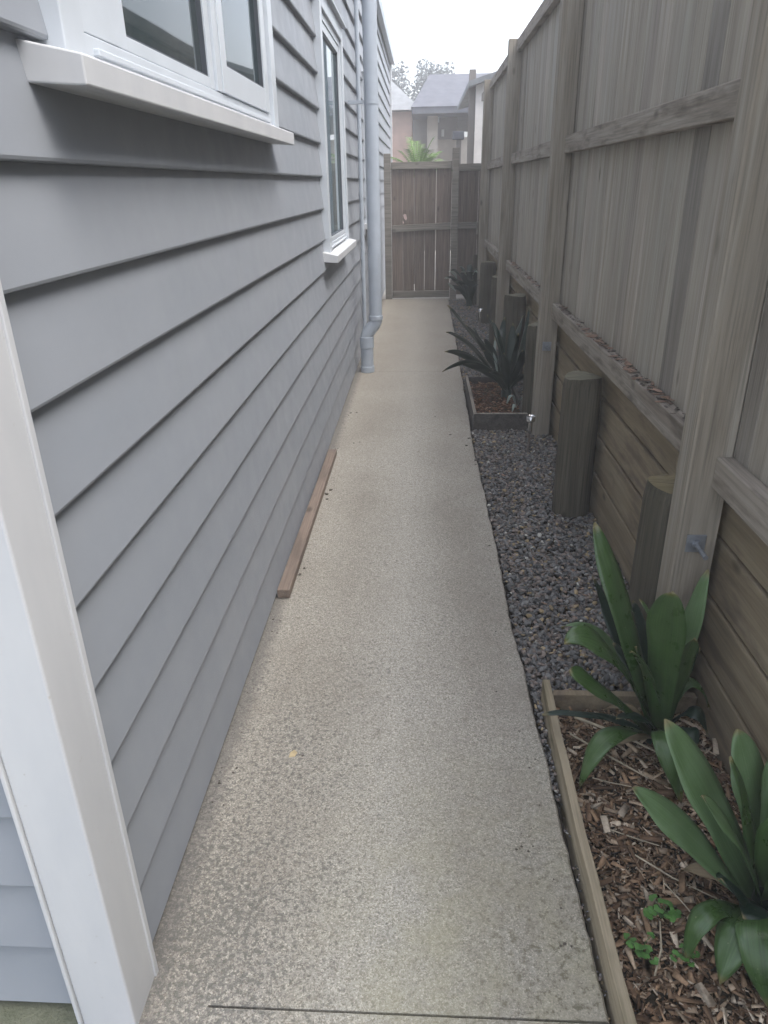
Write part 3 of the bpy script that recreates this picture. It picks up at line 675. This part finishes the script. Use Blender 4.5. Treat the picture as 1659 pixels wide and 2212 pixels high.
# sticks in the mulch
m = MB()
for (a, b, r_) in [((.47, 1.78, .022), (.66, 1.60, .024), .0035), ((.50, 1.86, .02), (.72, 1.70, .026), .005), ((.50, 1.42, .02), (.62, 1.36, .03), .002), ((.55, 1.33, .03), (.72, 1.22, .018), .0022), ((.51, 1.02, .02), (.56, 1.15, .028), .0025), ((.60, 1.25, .03), (.66, 1.14, .02), .0018), ((.50, 1.60, .02), (.60, 1.56, .03), .0018)]:
    mid = [(a[i] + b[i]) / 2 + random.uniform(-.012, .012) for i in range(3)]; m.tube([a, mid, b], [r_, r_ * .9, r_ * .6], 7)
m.box(.49, .50, 1.0, 1.001, -.02, -.019)
tag(m.build('twigs', M['dry'], smooth=True), 'thin pale twigs scattered over the bark mulch', 'twigs', kind='stuff')

# ---------------------------------------------------------------- plants
def leaf_mesh(base, mid, tip, width, roll=0.0, fold=.22, seg=26, cross=6, ragged=0.0, blunt=0.55, thick=.0012):
    base, mid, tip = Vector(base), Vector(mid), Vector(tip)
    c = mid * 2 - (base + tip) * .5
    P = lambda t: base * (1 - t) ** 2 + c * 2 * t * (1 - t) + tip * t * t
    D = lambda t: ((c - base) * (1 - t) + (tip - c) * t).normalized()
    hv = Vector((tip.x - base.x, tip.y - base.y, 0))
    if hv.length < .03: hv = Vector((.1, -1, 0))
    hv.normalize(); side0 = Vector((0, 0, 1)).cross(hv)      # horizontal, square to the leaf's bearing
    vs = []; uv = []
    rnd = random.random() * 9
    for i in range(seg + 1):
        t = i / seg; d = D(max(.001, min(.999, t))); s = (side0 - d * side0.dot(d)).normalized(); nrm = s.cross(d).normalized()
        if nrm.z < 0 and False: nrm = -nrm
        ra = roll * (.45 + .55 * t); s2 = s * math.cos(ra) + nrm * math.sin(ra); n2 = nrm * math.cos(ra) - s * math.sin(ra)
        prof = (.42 + .58 * min(1, t / .55) ** .9) * (1 if t < blunt else max(0.0, 1 - ((t - blunt) / (1 - blunt)) ** 1.9) ** .82)
        wv = width * .5 * prof * (1 + .03 * math.sin(t * 19 + rnd)) + .0006
        for k in range(cross + 1):
            u = -1 + 2 * k / cross
            vs.append(P(t) + s2 * (wv * u) + n2 * (fold * wv * abs(u) ** 1.2 + .004 * math.sin(t * 7 + rnd * 3) * u + .0022 * math.sin(t * 14 + u * 3 + rnd)))
            uv.append((u * .5, t, rnd))
    W = cross + 1; fs = []
    for i in range(seg):
        for k in range(cross): fs.append((i * W + k, i * W + k + 1, (i + 1) * W + k + 1, (i + 1) * W + k))
    return vs, fs, uv
def build_leaf(mesh, mat, parent, thick=.0009):
    vs, fs, uv = mesh; off = parent_world(parent)
    me = bpy.data.meshes.new('leaf'); me.from_pydata([tuple(v - off) for v in vs], [], fs)
    at = me.attributes.new('LeafUV', 'FLOAT_VECTOR', 'POINT')
    at.data.foreach_set('vector', [c for u in uv for c in u])
    me.materials.append(mat); me.polygons.foreach_set('use_smooth', [True] * len(me.polygons))
    o = bpy.data.objects.new('leaf', me); COL.objects.link(o); o.parent = parent
    so = o.modifiers.new('solid', 'SOLIDIFY'); so.thickness = thick; so.offset = 0
    return o
def crown(parent, base, h=.09, r=.035, mat=None):
    m = MB(); b = Vector(base); m.tube([b + Vector((0, 0, -.05)), b + Vector((0, 0, h * .5)), b + Vector((.0, .0, h))], [r, r * 1.05, r * .6], 14)
    m.build('stem', mat or M['leafD'], parent, smooth=True)
LA = [
 ('A', .094, (0.735,1.800,0.03), (0.612,1.860,0.408), (0.520,1.980,0.661), .35),
 ('A', .104, (0.735,1.760,0.04), (0.674,1.680,0.420), (0.650,1.640,0.625), 0),
 ('L', .070, (0.745,1.790,0.04), (0.775,1.800,0.350), (0.825,1.850,0.575), 0),
 ('A', .088, (0.725,1.770,0.05), (0.521,1.700,0.403), (0.393,1.660,0.441), .6),
 ('A', .075, (0.725,1.760,0.04), (0.520,1.640,0.300), (0.400,1.600,0.400), .6),
 ('D', .062, (0.738,1.830,0.02), (0.655,1.980,0.230), (0.560,2.080,0.420), 0),
 ('L', .055, (0.723,1.830,0.02), (0.596,1.930,0.265), (0.440,1.920,0.322), 0),
 ('D', .038, (0.724,1.780,0.030), (0.538,1.760,0.115), (0.369,1.740,0.130), 0),
 ('A', .060, (0.727,1.760,0.03), (0.535,1.600,0.180), (0.451,1.550,0.022), 0),
 ('A', .070, (0.734,1.750,0.03), (0.672,1.570,0.200), (0.722,1.500,0.030), 0),
 ('A', .055, (0.750,1.800,0.040), (0.824,1.820,0.200), (0.888,1.800,0.110), 0),
 ('D', .060, (0.745,1.820,0.02), (0.707,1.930,0.255), (0.676,2.000,0.377), 0),
 ('D', .055, (0.755,1.790,0.02), (0.807,1.740,0.160), (0.850,1.700,0.100), 0),
 ('A', .058, (0.740,1.800,0.02), (0.690,1.800,0.200), (0.642,1.820,0.327), 0),
 ('A', .075, (0.750,1.780,0.04), (0.745,1.740,0.280), (0.760,1.700,0.440), 0),
 ('L', .050, (0.742,1.790,0.04), (0.705,1.800,0.330), (0.640,1.840,0.480), 0),
 ('D', .055, (0.748,1.830,0.02), (0.800,1.900,0.220), (0.850,1.930,0.330), 0)]
LA += [('A', .07, (.74, 1.79, .03), (.66, 1.72, .30), (.575, 1.66, .42), .2), ('D', .07, (.745, 1.80, .03), (.72, 1.76, .26), (.70, 1.72, .40), 0), ('D', .065, (.75, 1.80, .03), (.79, 1.79, .24), (.81, 1.77, .36), 0),
       ('D', .06, (.74, 1.78, .03), (.64, 1.68, .18), (.55, 1.62, .22), 0), ('D', .06, (.74, 1.80, .03), (.67, 1.86, .20), (.60, 1.90, .28), 0), ('D', .06, (.745, 1.77, .03), (.76, 1.66, .16), (.78, 1.60, .14), 0)]
LA += [('B', .035, (.73, 1.78, .02), (.64, 1.72, .07), (.56, 1.74, .015), .3), ('B', .03, (.74, 1.77, .02), (.76, 1.64, .06), (.72, 1.56, .014), 0), ('B', .03, (.73, 1.80, .02), (.66, 1.87, .06), (.58, 1.88, .015), 0)]
LBl = [('B', .035, (.81, 1.20, .02), (.72, 1.26, .06), (.66, 1.30, .016), .3), ('B', .03, (.81, 1.18, .02), (.73, 1.14, .05), (.67, 1.16, .015), 0),
 ('L', .112, (0.815,1.220,0.01), (0.690,1.280,0.260), (0.583,1.380,0.428), .4),
 ('L', .082, (0.805,1.200,0.01), (0.615,1.220,0.235), (0.485,1.260,0.330), .5),
 ('L', .105, (0.830,1.240,0.01), (0.801,1.320,0.250), (0.767,1.400,0.385), 0),
 ('A', .090, (0.835,1.200,0.02), (0.785,1.165,0.238), (0.765,1.130,0.400), 0),
 ('A', .055, (0.805,1.180,0.01), (0.637,1.100,0.137), (0.592,1.060,0.020), 0),
 ('A', .110, (0.815,1.180,0.02), (0.730,1.050,0.150), (0.735,.965,0.015), 0),
 ('L', .075, (0.825,1.200,0.02), (0.840,1.160,0.240), (0.850,1.120,0.360), 0),
 ('A', .080, (0.830,1.230,0.01), (0.850,1.300,0.200), (0.860,1.380,0.330), 0),
 ('A', .085, (0.830,1.180,0.02), (0.810,1.060,0.170), (0.825,.960,0.080), 0),
 ('D', .070, (0.825,1.220,0.01), (0.740,1.300,0.160), (0.700,1.360,0.240), 0),
 ('D', .070, (0.820,1.190,0.01), (0.720,1.150,0.140), (0.660,1.130,0.200), 0)]
LBl += [('A', .085, (.82, 1.21, .01), (.76, 1.24, .26), (.70, 1.28, .41), 0), ('L', .07, (.82, 1.20, .01), (.72, 1.20, .24), (.62, 1.21, .36), .1), ('A', .09, (.83, 1.20, .02), (.80, 1.12, .20), (.79, 1.06, .28), 0),
        ('D', .08, (.82, 1.19, .01), (.76, 1.12, .12), (.70, 1.08, .14), 0), ('L', .075, (.825, 1.21, .01), (.83, 1.27, .27), (.84, 1.32, .42), 0), ('A', .08, (.82, 1.18, .02), (.70, 1.08, .12), (.64, 1.00, .04), 0)]
LC = [
 ('D', .075, (0.660,5.600,0.100), (0.441,5.700,0.448), (0.198,5.850,0.716), -1.0),
 ('D', .065, (0.650,5.580,0.100), (0.396,5.650,0.423), (0.183,5.650,0.542), -1.0),
 ('D', .075, (0.650,5.560,0.100), (0.414,5.580,0.342), (0.172,5.560,0.412), -1.0),
 ('D', .055, (0.650,5.550,0.100), (0.425,5.480,0.346), (0.154,5.420,0.287), -1.0),
 ('D', .070, (0.670,5.600,0.100), (0.717,5.700,0.419), (0.790,5.800,0.640), .8),
 ('D', .070, (0.680,5.600,0.100), (0.780,5.750,0.398), (0.84,5.850,0.700), .8),
 ('D', .060, (0.666,5.620,0.100), (0.642,5.850,0.371), (0.670,6.000,0.596), 0),
 ('W', .030, (0.625,5.560,0.160), (0.574,5.580,0.310), (0.562,5.640,0.500), 0),
 ('D', .070, (0.670,5.600,0.100), (0.732,5.500,0.290), (0.745,5.400,0.454), 0),
 ('D', .060, (0.655,5.600,0.100), (0.512,5.700,0.376), (0.394,5.750,0.576), -1.0),
 ('D', .070, (0.669,5.560,0.100), (0.640,5.480,0.290), (0.607,5.380,0.440), 0),
 ('D', .060, (0.680,5.620,0.100), (0.790,5.760,0.280), (0.830,5.860,0.463), 0),
 ('D', .070, (0.675,5.600,0.100), (0.690,5.650,0.380), (0.700,5.700,0.600), 0),
 ('D', .060, (0.660,5.600,0.100), (0.560,5.600,0.300), (0.470,5.560,0.420), -1.0),
 ('D', .060, (0.660,5.600,0.100), (0.700,5.560,0.330), (0.720,5.500,0.560), 0)]
LC += [('D', .075, (.66, 5.60, .10), (.50, 5.62, .40), (.33, 5.66, .60), -1.0), ('D', .075, (.66, 5.58, .10), (.47, 5.52, .28), (.28, 5.46, .34), -1.0), ('D', .07, (.67, 5.60, .10), (.60, 5.66, .44), (.50, 5.72, .66), -.7),
       ('D', .07, (.66, 5.56, .10), (.58, 5.44, .26), (.50, 5.34, .30), -.4), ('D', .07, (.68, 5.58, .10), (.76, 5.46, .24), (.82, 5.38, .26), .4), ('D', .065, (.67, 5.62, .10), (.63, 5.80, .40), (.56, 5.95, .58), -.3), ('D', .07, (.66, 5.60, .10), (.57, 5.60, .36), (.47, 5.62, .50), -.9)]
LD = [('D', .085, (.666 + .02 * math.cos(a), 10.6 + .02 * math.sin(a), .05), (.666 + r_ * .5 * math.cos(a), 10.6 + r_ * .5 * math.sin(a), h * .86), (.666 + r_ * math.cos(a), 10.6 + r_ * math.sin(a), h), rl)
      for (a, r_, h, rl) in [(3.3, .36, .38, -.8), (3.6, .34, .27, -.8), (3.9, .30, .34, -.5), (4.3, .28, .30, 0), (4.8, .24, .36, 0), (5.2, .24, .30, 0), (5.7, .20, .34, .4), (2.9, .28, .46, -.6), (2.4, .20, .50, 0), (1.6, .16, .52, 0), (.6, .15, .48, 0), (4.5, .14, .46, 0), (3.7, .18, .44, -.5), (5.4, .12, .45, 0), (3.1, .24, .32, -.9)]]
LD += [('W', .06, (.48, 10.55, .36), (.43, 10.50, .455), (.36, 10.50, .465), -.6), ('W', .05, (.70, 10.5, .42), (.73, 10.46, .475), (.775, 10.46, .44), 0), ('W', .05, (.60, 10.46, .42), (.57, 10.42, .47), (.52, 10.40, .47), -.4),  # pale leaf pieces painted in as white reflections on the dark tips
       ('W', .05, (.46, 10.38, .22), (.40, 10.36, .29), (.345, 10.36, .335), -.8), ('W', .04, (.40, 10.45, .37), (.345, 10.44, .39), (.30, 10.44, .385), -.6)]
def plant(name, loc, label, leaves, stem_h=.09, stem_r=.035):
    t = thing(name, loc, label, 'plant', 'strap-leaved plants along the fence')
    for (mk, w_, b, mi_, tp, rl) in leaves:
        build_leaf(leaf_mesh(b, mi_, tp, w_, rl, fold=random.uniform(.08, .22), blunt=random.uniform(.5, .65)), M['leaf' + mk], t)
    crown(t, loc, stem_h, stem_r); return t
plant('bromeliad', (.74, 1.79, 0), 'big green strap-leaved plant at the back of the near mulch bed by the bolted post', LA)
plant('bromeliad', (.825, 1.20, 0), 'pale green strap-leaved plant cut off by the right edge, nearest the camera', LBl)
plant('bromeliad', (.665, 5.58, .045), 'dark strap-leaved plant growing out of the raised planter box', LC, .10, .04)
plant('bromeliad', (.665, 10.60, 0), 'small dark strap-leaved plant, leaf tips painted pale as reflections, in front of the gate fence panel', LD, .12, .04)
# pale shrivelled leaves at the foot of the planter's plant
def curl(m, c, L, a, wd):
    c = Vector(c); dv = Vector((math.cos(a), math.sin(a), 0)); sd_ = Vector((-dv.y, dv.x, 0)); vs = []
    for i in range(7):
        t = i / 6; q = c + dv * (L * t) + Vector((0, 0, L * .8 * math.sin(t * 2.8)))
        ww = wd * math.sin(.3 + t * 2.5)
        vs += [q - sd_ * ww, q + sd_ * ww + Vector((0, 0, ww * .5))]
    m.add(vs, [(2 * i, 2 * i + 1, 2 * i + 3, 2 * i + 2) for i in range(6)])
m = MB(); curl(m, (.70, 5.25, .08), .10, -2.4, .018); curl(m, (.71, 5.22, .08), .09, -.9, .014); curl(m, (.66, 5.12, .06), .06, 1.0, .012)
o = m.build('withered_leaves', M['leafW'], smooth=True); tag(o, 'curled pale withered leaves at the edge of the planter box', 'dead leaves')
s_ = o.modifiers.new('solid', 'SOLIDIFY'); s_.thickness = .001

def seedling(x, y, z, s, label):
    t = thing('weed', (x, y, z), label, 'weed', 'small weeds in the mulch')
    mm = MB(); lv = MB()
    for k in range(11):
        a = random.uniform(0, 6.28); d = s * random.uniform(.15, .85); h = s * random.uniform(.35, .8)
        e = Vector((x + d * math.cos(a), y + d * math.sin(a), z + h)); mm.tube([(x, y, z - .01), (x + d * .4 * math.cos(a), y + d * .4 * math.sin(a), z + h * .7), e], [.0012, .001, .0008], 6)
        for q in range(3):
            b = a + (q - 1) * 1.25; L = s * random.uniform(.24, .34); dv = Vector((math.cos(b), math.sin(b), random.uniform(-.25, .15))); sv = Vector((-math.sin(b), math.cos(b), 0))
            pts = [e, e + dv * L * .35 + sv * L * .34, e + dv * L * .7 + sv * L * .46, e + dv * L * .82 + sv * L * .16, e + dv * L * .98, e + dv * L * .8 - sv * L * .18, e + dv * L * .68 - sv * L * .46, e + dv * L * .33 - sv * L * .34]
            lv.add([p_ + Vector((0, 0, .001)) for p_ in pts], [(0, 1, 2, 3), (0, 3, 4), (0, 4, 5), (0, 5, 6, 7)])
    mm.build('stem', M['leafL'], t); lo = lv.build('foliage', M['weed'], t); so = lo.modifiers.new('solid', 'SOLIDIFY'); so.thickness = .0006
M['weed'] = plain('weed_leaf', (0.07, 0.17, 0.035), .55, .35, var=.35, scale=40)
seedling(.500, 1.085, .012, .042, 'small bright green weed nearest the timber edging')
seedling(.575, 1.175, .014, .050, 'leafy green weed in the mulch, furthest back of the weeds')
seedling(.590, 1.075, .012, .034, 'small green weed close under the pale plant at the right edge')

# ---------------------------------------------------------------- stake lights
def stake_light(loc, label, s=1.0):
    x, y, z = loc; t = thing('garden_light', loc, label, 'garden light', 'stake lights in the pebbles')
    m = MB(); m.tube([(x, y, z - .05), (x + .004, y, z + .125 * s)], .0075, 12); m.build('stake', M['stake'], t, smooth=True)
    m = MB(); m.tube([(x + .004, y, z + .12 * s), (x + .0045, y, z + .13 * s), (x + .005, y, z + .145 * s), (x + .006, y, z + .20 * s)], [.008, .012, .014, .014], 20); m.build('tube', M['steel'], t, smooth=True)
    m = MB(); m.tube([(x + .006, y, z + .20 * s), (x + .0062, y, z + .206 * s), (x + .007, y, z + .24 * s)], [.018, .027, .030], 24, cap=False); m.tube([(x + .006, y, z + .2005 * s), (x + .006, y, z + .203 * s)], .018, 24); c_ = m.build('cap', M['steel'], t, smooth=True)
    so = c_.modifiers.new('solid', 'SOLIDIFY'); so.thickness = .002
    m = MB(); m.tube([(x + .0067, y, z + .226 * s), (x + .0068, y, z + .230 * s)], .026, 20); m.build('solar_cell', M['rubber'], t)
stake_light((.692, 4.47, -.01), 'steel stake light standing in the pebbles in front of the planter box')
stake_light((.680, 8.75, -.01), 'small steel stake light in the dark strip beyond the planter box')

# ---------------------------------------------------------------- crumbs on the path
def flake(m, x, y, s, mi=0):
    n = 7; a0 = random.uniform(0, 6.28); pts = []
    for k in range(n):
        a = a0 + 6.28 * k / n; r_ = s * random.uniform(.45, 1.0); pts.append((x + r_ * math.cos(a) * 1.2, y + r_ * math.sin(a), .0006 + random.uniform(0, .15) * s))
    top = [(a, b, c + s * .3) for a, b, c in pts]
    m.add(pts + top, [tuple(range(n - 1, -1, -1)), tuple(range(n, 2 * n))] + [(i, (i + 1) % n, (i + 1) % n + n, i + n) for i in range(n)], mi)
m = MB(); m.add([(-.402, 1.672, .001), (-.384, 1.676, .001), (-.378, 1.690, .004), (-.390, 1.704, .002), (-.401, 1.692, .001)], [(0, 1, 2, 3, 4)])
o = m.build('fallen_leaf', M['straw']); tag(o, 'single small yellow fallen leaf on the concrete path', 'leaf'); s_ = o.modifiers.new('solid', 'SOLIDIFY'); s_.thickness = .001
m = MB()
for (x, y, s) in [(.30, 4.55, .012), (.20, 4.78, .008), (.325, 4.70, .011), (.345, 4.27, .013), (.335, 4.2, .008), (-.545, 5.3, .008), (-.50, 5.31, .008), (-.46, 4.6, .008), (-.42, 4.62, .006), (-.52, 3.78, .012), (-.535, 3.72, .014), (-.525, 3.65, .008), (-.545, 2.80, .010), (-.535, 2.86, .008), (.36, 3.9, .010), (.33, 3.1, .006), (.1, 5.2, .006), (-.36, 1.68, .004), (.27, 1.37, .004), (.285, 1.355, .0045), (.30, 1.372, .0035), (.255, 1.36, .004), (.335, 1.105, .005), (.35, 1.10, .004), (.325, 1.10, .0035)]:
    flake(m, x, y, s)
for _ in range(70): flake(m, random.uniform(-.60, -.55), random.uniform(1.2, 6.5), random.uniform(.002, .005))
for _ in range(60): flake(m, random.uniform(.25, .37), random.uniform(1.0, 6.5), random.uniform(.0015, .004))
tag(m.build('debris', M['bark']), 'dark crumbs of bark and soil scattered along the path edges', 'debris', kind='stuff')

# ---------------------------------------------------------------- beyond the gate
def leafy(name_parent, center, rad, n, s, mat, nm='crown', flat=.8):
    c = np.array(center); u = rng.normal(size=(n, 3)); u /= np.linalg.norm(u, axis=1)[:, None]
    lob = 1 + .25 * np.sin(u[:, 0] * 5 + 1) * np.sin(u[:, 2] * 6) + .15 * np.sin(u[:, 1] * 9)
    P = c + u * (rng.random(n) ** .45)[:, None] * np.array(rad) * lob[:, None]
    a = rng.normal(size=(n, 3)); a /= np.linalg.norm(a, axis=1)[:, None]; b = np.cross(a, rng.normal(size=(n, 3))); b /= np.linalg.norm(b, axis=1)[:, None]
    k = s * rng.uniform(.5, 1.4, n)[:, None]
    V = np.stack([P - a * k, P + b * k * .5, P + a * k, P - b * k * .5], 1).reshape(-1, 3)
    m = MB(); m.v = [tuple(v) for v in V]; m.f = [tuple(range(4 * i, 4 * i + 4)) for i in range(n)]; m.mi = [0] * n
    return m.build(nm, mat, name_parent)
# pink brick house at the left, its grey roof
bh = thing('brick_house', (-1.4, 24, 0), 'pinkish brick house with a grey roof beyond the gate on the left', 'house')
m = MB(); m.box(-6, -.34, 24, 31, 0, 3.56); m.build('wall', M['brick'], bh)
m = MB(); m.hexa([(-6.4, 23.5, 3.5), (-.05, 23.5, 3.5), (-.05, 31.5, 3.5), (-6.4, 31.5, 3.5), (-4.0, 26.5, 5.3), (-1.9, 26.5, 5.3), (-1.9, 28, 5.3), (-4.0, 28, 5.3)]); m.build('roof', M['roofgrey'], bh)
# dark-roofed house with recess, tan walls
dh = thing('tan_house', (.6, 20, 0), 'tan house with a large dark hipped roof beyond the gate', 'house')
m = MB(); m.box(.10, .36, 20.4, 26, 0, 3.3); m.box(.36, .86, 20.9, 26, 0, 3.3); m.box(.83, 2.0, 20.41, 20.6, 0, 2.62); m.build('wall', M['tanwall'], dh)
m = MB(); m.box(-.28, .0995, 21.4, 21.6, 0, 3.22); m.box(.345, .85, 20.8, 20.89, 2.6, 3.2); m.build('garage_door', M['brownwall'], dh)
m = MB(); m.hexa([(-.30, 19.6, 3.24), (3.2, 19.6, 3.24), (3.2, 27, 3.24), (-.30, 27, 3.24), (.15, 21.6, 4.13), (2.6, 21.6, 4.13), (2.6, 25, 4.13), (.15, 25, 4.13)]); m.box(-.28, 3.18, 19.62, 26.9, 3.10, 3.239)
m.build('roof', M['roof'], dh)
m = MB(); m.box(.36, .40, 20.75, 20.79, 2.98, 3.12); m.build('wall_lamp', M['palewall'], dh)
m = MB(); m.box(.46, .53, 20.75, 20.79, 2.66, 2.82); m.build('wall_lamp', M['palewall'], dh)
# pale house with a gable, further back, seen under the dark roof's eave
ph_ = thing('pale_house', (1.2, 32, 0), 'pale green-white gabled house far behind, seen under the dark roof', 'house')
m = MB(); m.box(.86, 1.75, 32, 36, 0, 3.6); m.prism_y([(.70, 3.6), (2.6, 3.6), (1.65, 4.3)], 32, 36); m.build('wall', M['palewall'], ph_)
m = MB(); m.hexa([(.80, 31.8, 3.52), (.88, 31.8, 3.45), (.88, 36, 3.45), (.80, 36, 3.52), (1.45, 31.8, 4.1), (1.52, 31.8, 4.05), (1.52, 36, 4.05), (1.45, 36, 4.1)]); m.build('roof', M['roofgrey'], ph_)
m = MB(); m.box(1.32, 1.60, 31.96, 31.995, 3.08, 3.30); m.build('window', M['rubber'], ph_)
# letterbox-like dark box on a post, carport posts
cp = thing('carport', (.95, 14, 0), 'dark carport post beside a narrow cream wall end to the right beyond the gate', 'carport')
m = MB(); m.box(.765, .875, 14.0, 14.12, 0, 3.3); m.build('post', M['brownwall'], cp)
m = MB(); m.box(.876, 1.02, 13.9, 13.98, 0, 3.1); m.build('wall', M['creamwall'], cp)
m = MB(); m.hexa([(.74, 13.7, 3.02), (2.4, 13.7, 3.5), (2.4, 18, 3.5), (.74, 18, 3.02), (.74, 13.7, 3.10), (2.4, 13.7, 3.58), (2.4, 18, 3.58), (.74, 18, 3.10)]); m.build('roof', M['roofgrey'], cp)
cb = thing('post_box', (.62, 14, 0), 'dark box on a thin post just beyond the gate', 'post')
m = MB(); m.box(.575, .655, 14, 14.08, 0, 2.26); m.build('post', M['brownwall'], cb)
m = MB(); m.box(.505, .70, 13.95, 14.10, 2.262, 2.39); m.build('box', M['roof'], cb, bevel=.01)
nb = thing('neighbour_house', (5.0, 5, 0), 'tall neighbouring house behind the paling fence, showing only as a reflection in the near window', 'house')
m = MB(); m.box(3.4, 9, -4, 12, 0, 5.4); m.build('wall', M['brownwall'], nb)
m = MB(); m.hexa([(3.0, -4.5, 5.401), (9.5, -4.5, 5.401), (9.5, 12.5, 5.401), (3.0, 12.5, 5.401), (6, -2, 7.2), (6.4, -2, 7.2), (6.4, 10, 7.2), (6, 10, 7.2)]); m.build('roof', M['roof'], nb)
# trees and a palm
tr = thing('tree', (.45, 36, 0), 'rounded dark tree rising behind the dark roof', 'tree', 'trees beyond the gate')
m = MB(); m.tube([(.45, 36, 0), (.5, 36, 2.5), (.4, 36, 4.6)], [.3, .22, .1], 10); m.build('trunk', M['bark'], tr)
leafy(tr, (.45, 36, 4.9), (.95, .9, 1.35), 7000, .07, M['folfar'])
tr = thing('tree', (-1.6, 38, 0), 'tall dark tree behind the brick house, against the house wall', 'tree', 'trees beyond the gate')
m = MB(); m.tube([(-1.7, 38, 0), (-1.7, 38, 3), (-1.6, 38, 5.4)], [.3, .22, .1], 10); m.build('trunk', M['bark'], tr)
leafy(tr, (-1.75, 38, 5.0), (1.25, 1.0, 1.55), 7000, .08, M['folfar'])
pm = thing('palm', (-.08, 13, 0), 'bright green palm with arching fronds just beyond the gate', 'palm')
m = MB(); m.tube([(-.08, 13, 0), (-.09, 13, 1.68)], [.07, .05], 10); m.build('trunk', M['bark'], pm)
m = MB()
for k in range(34):
    a = k * 2.4; L = random.uniform(.38, .66); el = random.uniform(.2, 1.2); b0 = Vector((-.09, 13, 1.66)); pts = []
    for i in range(9):
        t = i / 8; pts.append(b0 + Vector((math.cos(a) * L * t * math.cos(el), math.sin(a) * L * t * math.cos(el), L * 1.25 * t * math.sin(el) - .42 * L * t * t + .15 * t)))
    m.tube(pts, .006, 5)
    for i in range(1, 9):
        d = (pts[i] - pts[i - 1]).normalized(); sdv = d.cross(Vector((0, 0, 1))).normalized()
        for sg in (-1, 1):
            for q in (0, .5):
                p0 = pts[i] - d * q * (pts[i] - pts[i - 1]).length; e = p0 + sdv * sg * .17 * (1 - .5 * i / 8) + d * .08 - Vector((0, 0, .04)); m.add([p0 - d * .008, p0 + d * .008, e], [(0, 1, 2)])
m.build('fronds', M['foll'], pm)

# ---------------------------------------------------------------- haze volume added in place of lens veil
hz = bpy.data.materials.new('haze'); hz.use_nodes = True; ht = hz.node_tree; ht.nodes.clear()
ho = ht.nodes.new('ShaderNodeOutputMaterial'); pv = ht.nodes.new('ShaderNodeVolumePrincipled')
pv.inputs['Color'].default_value = (0.96, 0.975, 1.0, 1); pv.inputs['Density'].default_value = 0.010; pv.inputs['Anisotropy'].default_value = 0.0
ht.links.new(pv.outputs[0], ho.inputs['Volume'])
m = MB(); m.box(-90, 90, -50, 170, -1.1, 9.0); tag(m.build('haze', hz), kind='stuff')
